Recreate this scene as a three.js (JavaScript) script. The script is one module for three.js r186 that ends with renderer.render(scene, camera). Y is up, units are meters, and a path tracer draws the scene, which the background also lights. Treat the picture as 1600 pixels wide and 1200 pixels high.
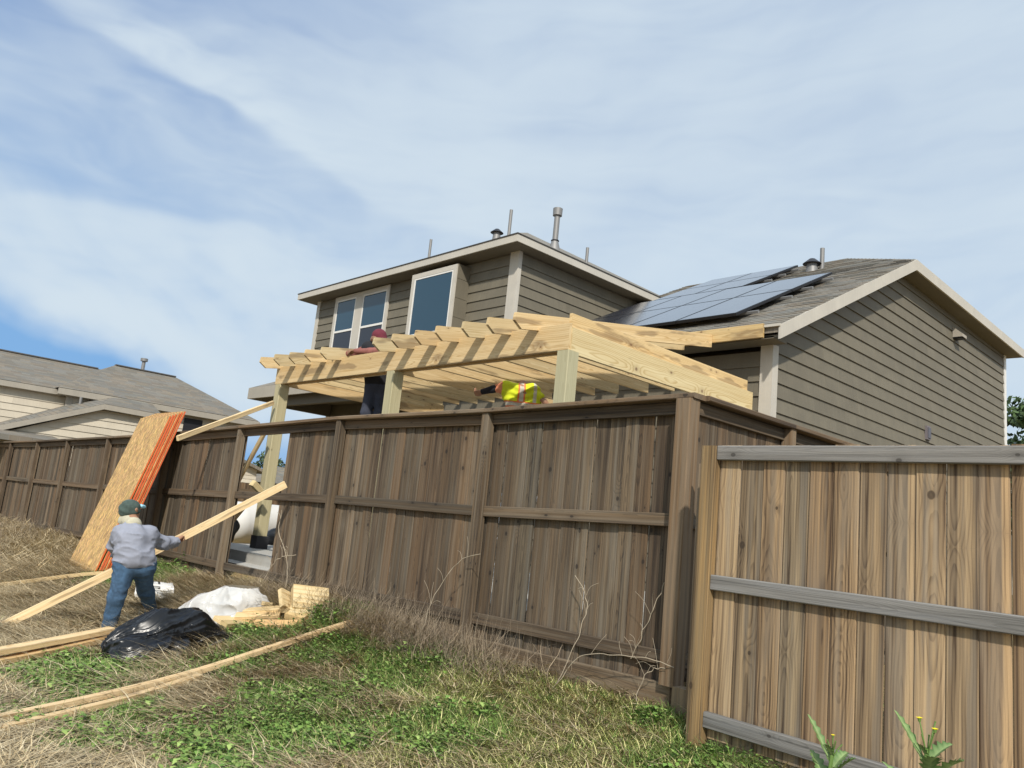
import * as THREE from 'three';
import { mergeGeometries } from 'three/addons/utils/BufferGeometryUtils.js';

// ------------------------------------------------------------------ camera
const scene = new THREE.Scene();
const camera = new THREE.PerspectiveCamera(51.83, 4 / 3, 0.05, 2000);
camera.position.set(0, 1.6, 0);
camera.rotation.set(0.17537, 0.81704, 0.10073, 'YXZ');
camera.updateMatrixWorld();
scene.add(camera);

// ------------------------------------------------------------------ random and noise
function rng(seed) { let a = seed >>> 0; return () => { a = (a + 0x6D2B79F5) | 0; let t = Math.imul(a ^ (a >>> 15), 1 | a); t = (t + Math.imul(t ^ (t >>> 7), 61 | t)) ^ t; return ((t ^ (t >>> 14)) >>> 0) / 4294967296; }; }
const PT = new Float32Array(65536); { const r = rng(77); for (let i = 0; i < 65536; i++) PT[i] = r(); }
const h2 = (i, j) => PT[(Math.imul(i, 374761) + Math.imul(j, 668265) + ((i * 131 + j * 71) >> 3)) & 65535];
const sm = (t) => t * t * (3 - 2 * t);
function n2(x, y) { const i = Math.floor(x), j = Math.floor(y), u = sm(x - i), v = sm(y - j); const a = h2(i, j), b = h2(i + 1, j), c = h2(i, j + 1), d = h2(i + 1, j + 1); return a + (b - a) * u + (c - a) * v + (a - b - c + d) * u * v; }
const h3 = (i, j, k) => PT[(Math.imul(i, 374761) + Math.imul(j, 668265) + Math.imul(k, 982451) + ((i * 31 + j * 57 + k * 91) >> 2)) & 65535];
function n3(x, y, z) { const i = Math.floor(x), j = Math.floor(y), k = Math.floor(z), u = sm(x - i), v = sm(y - j), w = sm(z - k); const L = (a, b, t) => a + (b - a) * t; return L(L(L(h3(i, j, k), h3(i + 1, j, k), u), L(h3(i, j + 1, k), h3(i + 1, j + 1, k), u), v), L(L(h3(i, j, k + 1), h3(i + 1, j, k + 1), u), L(h3(i, j + 1, k + 1), h3(i + 1, j + 1, k + 1), u), v), w); }
function fbm(x, y, o = 4) { let s = 0, a = .5, t = 0; for (let i = 0; i < o; i++) { s += a * n2(x, y); t += a; x = x * 2.03 + 17.1; y = y * 2.03 + 9.7; a *= .5; } return s / t; }
const clamp = (x, a = 0, b = 1) => Math.min(b, Math.max(a, x));
const sstep = (a, b, x) => sm(clamp((x - a) / (b - a)));
const lerp = (a, b, t) => a + (b - a) * t;
const V = (x, y, z) => new THREE.Vector3(x, y, z);
const table = (t) => (x) => { if (x >= t[0][0]) return t[0][1]; for (let i = 1; i < t.length; i++) if (x >= t[i][0]) return lerp(t[i - 1][1], t[i][1], (t[i - 1][0] - x) / (t[i - 1][0] - t[i][0])); return t[t.length - 1][1]; };

// ------------------------------------------------------------------ sky and sun
const SUN = V(1.1, 1.25, 1.0).normalize();
{
  const W = 3072, H = 1536, d = new Float32Array(W * H * 4);
  const streak = [[-176, 29.6], [-169.6, 28.2], [-162.4, 26.8], [-156.8, 24.9], [-149.9, 22.2], [-143, 20.6], [-132, 19.6]];
  const streakEl = (az) => { for (let i = 1; i < streak.length; i++) if (az <= streak[i][0]) return lerp(streak[i - 1][1], streak[i][1], (az - streak[i - 1][0]) / (streak[i][0] - streak[i - 1][0])); return 19.6; };
  for (let j = 0; j < H; j++) for (let i = 0; i < W; i++) {
    if (j < H * .47) { const o = (j * W + i) * 4; d[o] = .3; d[o + 1] = .36; d[o + 2] = .42; d[o + 3] = 1; continue; }
    const el = ((j + .5) / H - .5) * 180, az = ((i + .5) / W - .5) * 360, er = el * Math.PI / 180, ar = az * Math.PI / 180;
    const x = Math.cos(er) * Math.cos(ar), y = Math.sin(er), z = Math.cos(er) * Math.sin(ar), e = Math.max(el, 0);
    const k = 1 / (Math.max(y, 0) + .22), qx = x * k, qz = z * k;
    const warp = fbm(qx * 1.6 + 5, qz * 1.6 + 3, 3) - .5;
    const rot = qx * .8 + qz * .6, cro = -qx * .6 + qz * .8;
    const f1 = fbm(rot * 1.3 + warp * 1.2 + 20, cro * 2.6 + warp + 7, 5), f2 = fbm(rot * 4 + 3, cro * 12 + warp * 3, 4);
    const azw = az + (n2(el * .22, az * .1) - .5) * 5, elw = el + (fbm(az * .12 + 4, el * .3, 3) - .5) * 3.2;
    // thin veil over most of the sky, denser to the right of the streak
    const f3 = fbm(az * .05 + elw * .06 + 60, elw * .34 - az * .03 + 3 * warp, 5); const f4 = fbm(az * .16 + elw * .3 + 9 * warp, elw * 1.1 - az * .12 + 4, 5); let w = .46 + .5 * (f1 - .38) + .1 * (f2 - .5) + .36 * (f3 - .5) + .3 * (f4 - .5) * (.4 + f1);
    w += .36 * sstep(-158, -138, azw) * (1 - .3 * sstep(0, 60, az));
    w += .12 * sstep(-60, 20, az);
    const s = elw - streakEl(azw), inS = sstep(-182, -172, az) * (1 - sstep(-146, -128, az));
    const sh = s > 0 ? Math.exp(-s * s / 5) : Math.exp(-s * s / .5);
    w += .5 * sh * inS * (.25 + 1.1 * f4) * sstep(-180, -160, az);
    w += .16 * inS * sstep(0, 3, s) * (1 - sstep(4, 12, s)) * sstep(-166, -150, az);
    // low cloud bank on the left with a ragged lower rim
    const rim = 10.4 - .35 * (az + 170.5) + (fbm(az * .25 + 2, el * .15, 4) - .5) * 2.4, inB = (1 - sstep(-160, -140, az)) * sstep(-215, -180, az - (az > 0 ? 360 : 0));
    w += inB * (.6 * sstep(-.8, 1.8, el - rim) * (1 - sstep(15.5, 19.5, elw)) * (.75 + .7 * (f2 - .35)));
    w += inB * .45 * Math.exp(-Math.pow(el - rim - 1.9 - .12 * (az + 168), 2) / 1.1) * sstep(-171, -167, az) * (1 - sstep(-160, -152, az));
    w -= inB * .42 * (1 - sstep(-2, .4, el - rim));
    w -= .16 * sstep(-152, -164, az) * (1 - sh * inS);
    w = clamp(w - .1 * sstep(22, 30, el) * sstep(-150, -166, az), .06, 2); w = w > .72 ? .72 + .27 * (1 - Math.exp(-(w - .72) / .27)) : w;
    const t = sstep(4, 32, e), up = sstep(30, 90, e);
    const B = [lerp(lerp(.2, .205, t), .12, up), lerp(lerp(.43, .335, t), .24, up), lerp(lerp(.77, .60, t), .52, up)];
    const bright = 1 + .5 * Math.pow(clamp(x * SUN.x + y * SUN.y + z * SUN.z, 0, 1), 6);
    const Wc = [.66, .765, .85];
    const o = (j * W + i) * 4, g = el < 0 ? 1 - .5 * sstep(0, 6, -el) : 1;
    for (let c = 0; c < 3; c++) d[o + c] = 1.0 * lerp(B[c], Wc[c], w) * bright * g;
    d[o + 3] = 1;
  }
  const t = new THREE.DataTexture(d, W, H, THREE.RGBAFormat, THREE.FloatType);
  t.mapping = THREE.EquirectangularReflectionMapping; t.magFilter = THREE.LinearFilter; t.minFilter = THREE.LinearFilter; t.wrapS = THREE.RepeatWrapping; t.needsUpdate = true;
  scene.background = t; scene.environment = t;
}
const sun = new THREE.DirectionalLight(new THREE.Color(1, .94, .84), 4.3);
sun.position.copy(SUN.clone().multiplyScalar(60)).add(V(-8, 0, -6)); sun.target.position.set(-8, 0, -6);
sun.castShadow = true; sun.shadow.radius = 3.5; sun.shadow.mapSize.set(4096, 4096);
Object.assign(sun.shadow.camera, { left: -34, right: 34, top: 34, bottom: -34, near: 1, far: 150 });
sun.name = 'sun'; scene.add(sun, sun.target);
const renderer = new THREE.WebGLRenderer({ antialias: true });
renderer.setSize(1024, 768); renderer.toneMapping = THREE.LinearToneMapping; renderer.toneMappingExposure = 1; renderer.shadowMap.enabled = true;

// ------------------------------------------------------------------ scene helpers
const OFF = new Map(), USED = {};
function numbered(n) { const k = USED[n] = (USED[n] ?? -1) + 1; return k ? n + '_' + String(k).padStart(3, '0') : n; }
function tag(o, label, category, group) { o.userData.label = label; o.userData.category = category; if (group) o.userData.group = group; return o; }
function thing(name, label, category, [x, y, z], group) { const o = new THREE.Group(); o.name = numbered(name); o.position.set(x, y, z); OFF.set(o, V(x, y, z)); scene.add(o); return tag(o, label, category, group); }
function put(parent, name, geo, mat) {           // geo in world coordinates; a part of parent (thing or part)
  const o = OFF.get(parent); geo.translate(-o.x, -o.y, -o.z);
  const m = new THREE.Mesh(geo, mat); m.name = name; m.castShadow = m.receiveShadow = true; parent.add(m); OFF.set(m, o); return m;
}
function single(name, label, category, geo, mat, group) { // one-mesh thing, pivot at the base of its box
  geo.computeBoundingBox(); const b = geo.boundingBox, c = V((b.min.x + b.max.x) / 2, b.min.y, (b.min.z + b.max.z) / 2);
  geo.translate(-c.x, -c.y, -c.z); const m = new THREE.Mesh(geo, mat); m.name = numbered(name); m.position.copy(c); m.castShadow = m.receiveShadow = true; scene.add(m); OFF.set(m, c); return tag(m, label, category, group);
}
function structure(name, geo, mat) { const m = new THREE.Mesh(geo, mat); m.name = name; m.userData.kind = 'structure'; m.castShadow = m.receiveShadow = true; scene.add(m); OFF.set(m, V(0, 0, 0)); return m; }
const std = (r, g, b, rough = .85, extra = {}) => new THREE.MeshStandardMaterial({ color: new THREE.Color().setRGB(r, g, b), roughness: rough, side: THREE.DoubleSide, ...extra });
function finish(pos, uv, col) { const g = new THREE.BufferGeometry(); g.setAttribute('position', new THREE.Float32BufferAttribute(pos, 3)); if (uv) g.setAttribute('uv', new THREE.Float32BufferAttribute(uv, 2)); if (col) g.setAttribute('color', new THREE.Float32BufferAttribute(col, 3)); g.computeVertexNormals(); return g; }
function canvasTex(w, h, draw, srgb = true, rep = true) { const c = document.createElement('canvas'); c.width = w; c.height = h; draw(c.getContext('2d'), w, h); const t = new THREE.CanvasTexture(c); if (srgb) t.colorSpace = THREE.SRGBColorSpace; if (rep) t.wrapS = t.wrapT = THREE.RepeatWrapping; return t; }

// a polygon solid: list of quads/tris given as point arrays
function facets(list, uvf) { const p = [], u = []; for (const f of list) for (let i = 1; i + 1 < f.length; i++) for (const q of [f[0], f[i], f[i + 1]]) { p.push(q.x, q.y, q.z); if (uvf) u.push(...uvf(q, f)); else u.push(0, 0); } return finish(p, u); }
function box(x0, x1, y0, y1, z0, z1) { const g = new THREE.BoxGeometry(Math.abs(x1 - x0), Math.abs(y1 - y0), Math.abs(z1 - z0)); g.translate((x0 + x1) / 2, (y0 + y1) / 2, (z0 + z1) / 2); return g; }

// sawn timber from p0 to p1: w across (direction hint), t thick, chamfered; colour map column and tone per piece
function timber(p0, p1, w, t, o = {}) {
  const A = o.atlas, ay = p1.clone().sub(p0), L = ay.length(); ay.normalize();
  const ax = (o.hint || V(1, 0, 0)).clone(); ax.addScaledVector(ay, -ax.dot(ay)).normalize(); const az = ax.clone().cross(ay);
  const c = o.c ?? .003, hw = w / 2, ht = t / 2;
  const P = [[-hw + c, ht], [hw - c, ht], [hw, ht - c], [hw, -ht + c], [hw - c, -ht], [-hw + c, -ht], [-hw, -ht + c], [-hw, ht - c]];
  const pos = [], uv = [], col = [], tone = o.tone || [1, 1, 1], v0 = o.v || 0, cl = o.col || 0;
  const E = (i, s) => { const q = p0.clone().addScaledVector(ax, P[i][0]).addScaledVector(az, P[i][1]); let l = s ? L : 0; if (o.cut && s) l += o.cut * P[i][0] / w; if (o.cut0 && !s) l += o.cut0 * P[i][0] / w; return [q.addScaledVector(ay, l), l]; };
  const UV = (i, l, wide) => { let u = wide ? P[i][0] / w + .5 : (P[i][1] / Math.max(w, t)) * .9 + .5; u = clamp(u); return A ? [(cl + .04 + .92 * u) / A.cols, v0 + l / A.vlen] : [u, l]; };
  const add = (a, i, wide) => { pos.push(a[0].x, a[0].y, a[0].z); uv.push(...UV(i, a[1], wide)); col.push(...tone); };
  for (let i = 0; i < 8; i++) { const k = (i + 1) % 8, wide = i % 4 !== 2; const a = E(i, 0), b = E(k, 0), d = E(i, 1), e = E(k, 1); add(a, i, wide); add(b, k, wide); add(e, k, wide); add(a, i, wide); add(e, k, wide); add(d, i, wide); }
  for (const s of [0, 1]) for (let i = 1; i < 7; i++) { const tri = s ? [0, i, i + 1] : [0, i + 1, i]; for (const q of tri) { const a = E(q, s); pos.push(a[0].x, a[0].y, a[0].z); const uu = A ? [(cl + .1 + .3 * (P[q][0] / w + .5)) / A.cols, v0 + .3 * P[q][1]] : [0, 0]; uv.push(...uu); col.push(...tone); } }
  return finish(pos, uv, col);
}

// ------------------------------------------------------------------ wood maps: one board per column, grain along v
function woodAtlas(seed, cols, W, H, vlen, bw, pal, o) {
  const d = new Uint8Array(W * H * 4), bmp = new Uint8Array(W * H * 4), cw = W / cols, R = rng(seed);
  for (let c = 0; c < cols; c++) {
    const uc = (R() - .5) * o.off * bw, d0 = .006 + R() * .03, s1 = (R() - .5) * o.slope, ph = R() * 100, knots = [], nk = Math.floor(R() * (o.knots + 1));
    for (let k = 0; k < nk; k++) knots.push([(R() - .5) * bw * .8, R() * vlen, .005 + R() * (o.ksize || .009)]);
    const tint = 1 + (R() - .5) * o.vary, warm = (R() - .5) * o.warm, stain = R() * 50;
    for (let j = 0; j < H; j++) {
      const v = j / H * vlen, vv = Math.sin(j / H * 2 * Math.PI) * .5, cv = Math.cos(j / H * 2 * Math.PI) * .5;
      const wob = (n2(vv * 3 + ph, cv * 3 + 3) - .5), dep = d0 + s1 * vlen * (vv + .3 * Math.sin(j / H * 4 * Math.PI + ph)) + .02 * wob;
      for (let i = 0; i < cw; i++) {
        const u = (i / cw - .5) * bw; let rho = Math.hypot(u - uc + .008 * wob, dep), kd = 0, kr = 0;
        for (const [ku, kv, kz] of knots) { const dx = u - ku; let dv = Math.abs(v - kv); dv = Math.min(dv, vlen - dv); const q = dx * dx + dv * dv * .22; rho += (.012 + 1.3 * kz) * Math.exp(-q / (kz * kz * 10)); const r = Math.hypot(dx, dv * .75) / kz; if (r < 1.25) { kd = Math.max(kd, 1 - sstep(.75, 1.2, r)); kr = .5 + .5 * Math.sin(r * 9); } kd = Math.max(kd, .4 * Math.exp(-q / (kz * kz * 3.4))); }
        const f = rho / o.ring + .4 * n2(u * 90 + c * 31, v * 2.2 + ph); const fr = f - Math.floor(f); const late = sstep(.45, .92, fr) * (1 - sstep(.93, 1, fr));
        const fine = n2(u * 1500 + c * 91, v * 14), streak = n2(u * 120 + c * 17 + 3, v * 1.1 + ph), broad = fbm(u * 26 + c * 7 + stain, v * .9 + stain, 3), grit = n2(u * 2500, v * 300 + c);
        let t = o.late * late + o.fine * (fine - .5) + o.streak * (streak - .5) + o.broad * (broad - .5);
        t = clamp(.42 + t); const g = clamp((fbm(u * 40 + c * 13, v * 1.6 + 40 + ph, 3) - .42) * 3.2) * o.grey;
        const mud = (o.mud || 0) * sstep(.6, .74, fbm(u * 9 + c * 3 + 5, v * 2.1 + c * 1.7, 4));
        const split = o.split * sstep(.93, .985, n2(u * 420 + c * 5, v * .9 + ph));
        const p = (j * W + c * cw + i) * 4;
        for (let k = 0; k < 3; k++) {
          let x = lerp(pal[0][k], pal[1][k], t); x = lerp(x, pal[2][k], g); x = lerp(x, pal[3][k] * (.7 + .3 * kr), kd * .85); x = lerp(x, [.16, .1, .05][k], mud); x *= tint * (1 + warm * (1 - k)) * (1 + .1 * (grit - .5)) * (1 - .6 * split);
          d[p + k] = 255 * Math.pow(clamp(x), 1 / 2.2);
        }
        d[p + 3] = 255; const b = 255 * clamp(.7 - .4 * late * (o.late > .3 ? 1 : .5) + .25 * (fine - .5) - .5 * split - .2 * kd); bmp[p] = bmp[p + 1] = bmp[p + 2] = b; bmp[p + 3] = 255;
      }
    }
  }
  const mk = (a, srgb) => { const t = new THREE.DataTexture(a, W, H); t.magFilter = THREE.LinearFilter; t.minFilter = THREE.LinearMipmapLinearFilter; t.generateMipmaps = true; t.wrapS = THREE.RepeatWrapping; t.wrapT = THREE.MirroredRepeatWrapping; if (srgb) t.colorSpace = THREE.SRGBColorSpace; t.needsUpdate = true; return t; };
  const A = { cols, vlen, map: mk(d, true), bump: mk(bmp, false) };
  A.mat = new THREE.MeshStandardMaterial({ map: A.map, bumpMap: A.bump, bumpScale: o.bump, roughness: o.rough ?? .85, vertexColors: true, side: THREE.DoubleSide });
  return A;
}
const OLD = woodAtlas(11, 16, 2048, 1024, 2.2, .15, [[.185, .120, .064], [.030, .019, .0112], [.215, .172, .122], [.018, .011, .007]], { off: .9, slope: .045, knots: 4, ksize: .012, vary: .6, warm: .14, ring: .0095, late: .26, fine: .22, streak: .5, broad: 1.0, grey: .42, split: .75, bump: .002 });
const CEDAR = woodAtlas(29, 16, 2048, 1024, 2.0, .145, [[.43, .305, .172], [.07, .041, .021], [.26, .215, .16], [.045, .026, .013]], { off: .8, slope: .075, knots: 4, ksize: .019, vary: .4, warm: .14, ring: .014, late: .26, fine: .14, streak: .75, broad: 1.3, grey: .55, split: .4, bump: .0014 });
const GREY = woodAtlas(41, 4, 512, 1024, 2.6, .1, [[.27, .255, .235], [.07, .066, .06], [.225, .222, .22], [.05, .043, .037]], { off: .6, slope: .03, knots: 4, ksize: .009, vary: .12, warm: .03, ring: .007, late: .2, fine: .35, streak: .6, broad: .7, grey: .5, split: .9, bump: .002 });
const PINE = woodAtlas(53, 16, 2048, 1024, 3.4, .24, [[.72, .585, .35], [.45, .30, .125], [.73, .61, .39], [.2, .11, .05]], { off: .5, slope: .045, knots: 4, ksize: .012, vary: .16, warm: .1, ring: .0135, late: .52, fine: .08, streak: .12, broad: .6, grey: .2, split: .06, mud: .55, bump: .0006, rough: .7 });
const TREATED = woodAtlas(67, 4, 512, 1024, 2.6, .15, [[.5, .455, .285], [.35, .31, .18], [.53, .485, .32], [.1, .075, .04]], { off: .5, slope: .03, knots: 3, vary: .1, warm: .06, ring: .012, late: .3, fine: .1, streak: .3, broad: .35, grey: .3, split: .25, bump: .0008, rough: .75 });

// ------------------------------------------------------------------ terrain
const FZ = -4.65;
function G(x, z) {
  const t = clamp((-z - 1.4) / 3.25); let g = .05 + .47 * Math.pow(t, 1.9) + .13 * Math.exp(-Math.pow((x + 7.3) / 1.6, 2)) * t * t;
  const far = sstep(6, 30, Math.hypot(x + 8, z + 4));
  g += (1 - far) * ((fbm(x * 1.1 + 9, z * 1.1, 3) - .5) * .07 + (n2(x * 5, z * 5) - .5) * .022) * (1 - .6 * t);
  if (z < FZ) g = lerp(g, .66, sstep(FZ, FZ - .5, z));
  return g;
}
{
  const ax = [], az = [];
  for (const e of [-600, -250, -120, -70, -45, -36]) ax.push(e); for (let x = -30; x <= 4.001; x += .11) ax.push(x); for (const e of [6, 10, 20, 45, 120, 300, 600]) ax.push(e);
  for (const e of [-600, -250, -120, -60, -35, -24, -16, -11, -8, -6.5, -5.8]) az.push(e); for (let z = -5.4; z <= 2.001; z += .1) az.push(z); for (const e of [4, 8, 16, 40, 120, 300, 600]) az.push(e);
  const p = [], u = [], id = []; for (const z of az) for (const x of ax) { p.push(x, G(x, z), z); u.push(x / 3, z / 3); }
  for (let j = 0; j + 1 < az.length; j++) for (let i = 0; i + 1 < ax.length; i++) { const a = j * ax.length + i, b = a + 1, c = a + ax.length, e = c + 1; id.push(a, c, b, b, c, e); }
  const g = new THREE.BufferGeometry(); g.setAttribute('position', new THREE.Float32BufferAttribute(p, 3)); g.setAttribute('uv', new THREE.Float32BufferAttribute(u, 2)); g.setIndex(id); g.computeVertexNormals();
  const t = canvasTex(2048, 2048, (c, w, h) => { const R = rng(909); c.fillStyle = 'rgb(92,78,52)'; c.fillRect(0, 0, w, h); for (let i = 0; i < 700; i++) { c.fillStyle = R() < .6 ? 'rgba(52,42,26,.22)' : 'rgba(120,104,66,.2)'; c.beginPath(); c.arc(R() * w, R() * h, 20 + R() * 70, 0, 7); c.fill(); } for (let i = 0; i < 30000; i++) { const k = .55 + R() * .65, x = R() * w, y = R() * h, a = R() * 6.283, L = 30 + R() * 150, g = R() < .12; c.strokeStyle = g ? `rgba(${90 * k | 0},${112 * k | 0},${48 * k | 0},.8)` : `rgba(${186 * k | 0},${158 * k | 0},${108 * k | 0},.8)`; c.lineWidth = 1.2 + R() * 2.6; c.beginPath(); c.moveTo(x, y); c.quadraticCurveTo(x + Math.cos(a) * L * .5 + (R() - .5) * 30, y + Math.sin(a) * L * .5 + (R() - .5) * 30, x + Math.cos(a) * L, y + Math.sin(a) * L); c.stroke(); } });
  structure('ground', g, new THREE.MeshStandardMaterial({ map: t, bumpMap: t, bumpScale: .02, roughness: 1 }));
}

// ------------------------------------------------------------------ fences
const UP = V(0, 1, 0), XA = V(1, 0, 0), ZA = V(0, 0, 1);
const topA = table([[-3.1, 2.62], [-5.2, 2.585], [-7.7, 2.585], [-10.1, 2.53], [-12.5, 2.47], [-15.4, 2.44], [-20, 2.40], [-30, 2.38]]);
const midA = table([[-3.1, 1.79], [-5.2, 1.735], [-7.6, 1.725], [-10.1, 1.67], [-12.5, 1.62], [-15.4, 1.58], [-20, 1.55], [-30, 1.52]]);
const botA = table([[-3.1, .87], [-5.2, .84], [-7.6, .79], [-10.1, .755], [-15.2, .70], [-20, .61], [-30, .55]]);
const postsA = [-3.115, -5.2, -7.62, -10.06, -12.55, -15.37, -17.9, -20.2, -22.7, -25.2, -27.7];
const toneR = rng(5); const tone = (v, w = 0) => { const k = 1 + (toneR() - .5) * v, q = (toneR() - .5) * w; return [k * (1 + q), k, k * (1 - q)]; };
{
  const R = rng(101);
  const F = thing('wooden_fence', 'long dark weathered plank fence with missing boards beside the leaning sheets', 'fence', [-15, .5, FZ]);
  let x = -3.17;
  while (x > -27.6) {
    const w = .128 + R() * .034; const xc = x - w / 2;
    if (!(xc < -8.83 && xc > -10.02)) {
      const proud = (R() - .5) * .018, y1 = topA(xc) - .06, y0 = botA(xc) - .24 - R() * .015, tilt = (R() - .5) * .012;
      put(F, 'board', timber(V(xc, y0, FZ - .06 + proud), V(xc + tilt, y1, FZ - .06 + proud), w - .001, .017, { c: .004, atlas: OLD, col: Math.floor(R() * 16), v: R(), tone: tone(.55, .14), hint: V(1, 0, (R() - .5) * .12) }), OLD.mat);
    }
    x -= w + (R() < .12 ? .007 : .0025);
  }
  for (let i = 0; i < postsA.length; i++) {
    const px = postsA[i], w = i ? .09 : .125;
    put(F, 'post', timber(V(px, botA(px) - (i ? .35 : .2), FZ + (i ? .012 : .03)), V(px, topA(px) - .04, FZ + (i ? .012 : .03)), w, w, { atlas: OLD, col: Math.floor(R() * 16), v: R(), tone: [1.18, 1.18, 1.17], c: .008 }), OLD.mat);
    if (i + 1 === postsA.length) break;
    const q = postsA[i + 1], a = px - w / 2 - .001, b = q + .046;
    for (const [fn, dy, h] of [[topA, -.09, .09], [midA, -.045, .09], [botA, -.045, .09]])
      put(F, 'rail', timber(V(a, fn(a) + dy, FZ - .022), V(b, fn(b) + dy, FZ - .022), h, .038, { atlas: OLD, col: Math.floor(R() * 16), v: R(), tone: tone(.22, .05).map((k) => k * .92), hint: UP }), OLD.mat);
    const kz = FZ + .02, ka = px - (i ? -.04 : .0), kb = q + .042;
    put(F, 'kickboard', timber(V(ka, botA(ka) - .295, kz), V(kb, botA(kb) - .295, kz), .2, .038, { atlas: OLD, col: Math.floor(R() * 16), v: R(), tone: [1.4, 1.4, 1.36], hint: UP, c: .006 }), OLD.mat);
    put(F, 'cap', timber(V(px + (i ? 0 : .075), topA(px) - .019, FZ), V(q + .002, topA(q) - .019, FZ), .15, .038, { atlas: OLD, col: Math.floor(R() * 16), v: R(), tone: tone(.2, .03).map((k) => k * 1.35), hint: ZA, c: .006 }), OLD.mat);
  }
  put(F, 'kick_block', timber(V(-3.0, .47, FZ + .05), V(-3.0, .68, FZ + .05), .14, .09, { atlas: OLD, col: 3, v: .2, tone: [1.7, 1.7, 1.6], c: .012 }), OLD.mat);
}
{ // side fence going back from the corner
  const R = rng(131), X = -3.08;
  const F = thing('wooden_fence', 'dark plank side fence running back from the corner post towards the house', 'fence', [X, .6, -7]);
  let z = -4.76; while (z > -9.35) { const w = .13 + R() * .03; put(F, 'board', timber(V(X - .05, .68, z - w / 2), V(X - .05 + (R() - .5) * .01, 2.55, z - w / 2), w - .002, .017, { atlas: OLD, col: Math.floor(R() * 16), v: R(), tone: tone(.4, .1), hint: ZA }), OLD.mat); z -= w + .002; }
  const ps = [-6.0, -7.7, -9.35]; let prev = -4.72;
  for (const pz of ps) {
    put(F, 'post', timber(V(X + .012, .5, pz), V(X + .012, 2.58, pz), .09, .09, { atlas: OLD, col: 5, v: R(), tone: [1.3, 1.3, 1.28], c: .008 }), OLD.mat);
    for (const y of [2.53, 1.74, .82]) put(F, 'rail', timber(V(X - .022, y, prev), V(X - .022, y, pz + .046), .09, .038, { atlas: OLD, col: Math.floor(R() * 16), v: R(), tone: tone(.2, .05), hint: UP }), OLD.mat);
    put(F, 'cap', timber(V(X, 2.601, prev + (prev > -5 ? .0 : 0)), V(X, 2.601, pz + .002), .15, .038, { atlas: OLD, col: Math.floor(R() * 16), v: R(), tone: [1.3, 1.28, 1.25], hint: XA, c: .006 }), OLD.mat);
    prev = pz - .001;
  }
  put(F, 'kickboard', timber(V(X + .02, .64, -4.74), V(X + .02, .64, -9.3), .2, .038, { atlas: OLD, col: 9, tone: [1.4, 1.4, 1.35], hint: UP }), OLD.mat);
}
{ // nearer fence on the right
  const R = rng(171), Z = -4.27;
  const F = thing('wooden_fence', 'nearer light brown cedar plank fence with three grey rails at the right', 'fence', [-.6, .45, Z]);
  const bt = (x) => lerp(.5, .44, clamp((x + 2.6) / 3));
  let x = -2.63, k = 0; while (x < 2.4) {
    const w = .135 + R() * .008; put(F, 'board', timber(V(x + w / 2, bt(x), Z - .032 + (R() - .5) * .01), V(x + w / 2 + (R() - .5) * .006, 2.215 - R() * .01, Z - .032 + (R() - .5) * .01), w, .016, { c: .0045, atlas: CEDAR, col: (k * 5 + Math.floor(R() * 4)) % 16, v: R(), tone: tone(.36, .12).map((q) => q * .93), hint: V(1, 0, (R() - .5) * .05) }), CEDAR.mat);
    x += w + .0022 + (R() < .35 ? .004 : 0) * (x > -1.9 ? 1 : .3); k++;
  }
  put(F, 'post', timber(V(-2.685, .35, Z - .005), V(-2.685, 2.2, Z - .005), .1, .09, { atlas: CEDAR, col: 2, v: .1, tone: [.82, .78, .62], c: .006 }), CEDAR.mat);
  put(F, 'post', timber(V(.2, .35, Z - .09), V(.2, 2.2, Z - .09), .09, .09, { atlas: CEDAR, col: 6, v: .1, tone: [.8, .78, .7], c: .006 }), CEDAR.mat);
  for (const [y0, y1] of [[2.158, 2.15], [1.382, 1.378], [.605, .535]]) { put(F, 'rail', timber(V(-2.632, y0, Z + .002), V(2.4, y1 + (y0 < 1 ? -.02 : 0), Z + .002), .088, .04, { atlas: GREY, col: y0 > 2 ? 0 : y0 > 1 ? 1 : 2, v: .3, tone: [1, 1, 1], hint: UP, c: .005 }), GREY.mat); }
  put(F, 'end_picket', timber(V(-2.86, .5, -4.52), V(-2.86, 2.12, -4.52), .14, .017, { atlas: OLD, col: 8, v: .4, tone: [1.5, 1.45, 1.4], cut: 0 }), OLD.mat);
}

// ------------------------------------------------------------------ house materials
function shingles(seed, base, vary) {
  const R = rng(seed), draw = (bump) => (g, w, h) => {
    const rows = 24, rh = h / rows; g.fillStyle = bump ? '#888' : `rgb(${base})`; g.fillRect(0, 0, w, h);
    const Q = rng(seed + 1);
    for (let r = 0; r < rows; r++) { let x = -Q() * 60; while (x < w) { const tw = 60 + Q() * 90, k = 1 + (Q() - .5) * vary, warm = (Q() - .5) * 8, lap = Q() < .45 ? 1 : 0; g.fillStyle = bump ? (lap ? '#c8c8c8' : '#8a8a8a') : `rgb(${base.map((b, i) => Math.round(b * k + warm * (1 - i))).join()})`; g.fillRect(x, r * rh, tw, rh); x += tw; }
      g.fillStyle = bump ? '#101010' : `rgb(${base.map((b) => Math.round(b * .62)).join()})`; g.fillRect(0, r * rh, w, bump ? 5 : 3); }  // colour map: darker line paints in the shadow at each course edge
    for (let i = 0; i < 26000; i++) { const k = Q(); g.fillStyle = k > .5 ? 'rgba(255,250,240,.12)' : 'rgba(0,0,0,.16)'; g.fillRect(Q() * w, Q() * h, 2, 2); }
  };
  return new THREE.MeshStandardMaterial({ map: canvasTex(1024, 1024, draw(false)), bumpMap: canvasTex(1024, 1024, draw(true), false), bumpScale: .006, roughness: .95, side: THREE.DoubleSide });
}
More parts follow.
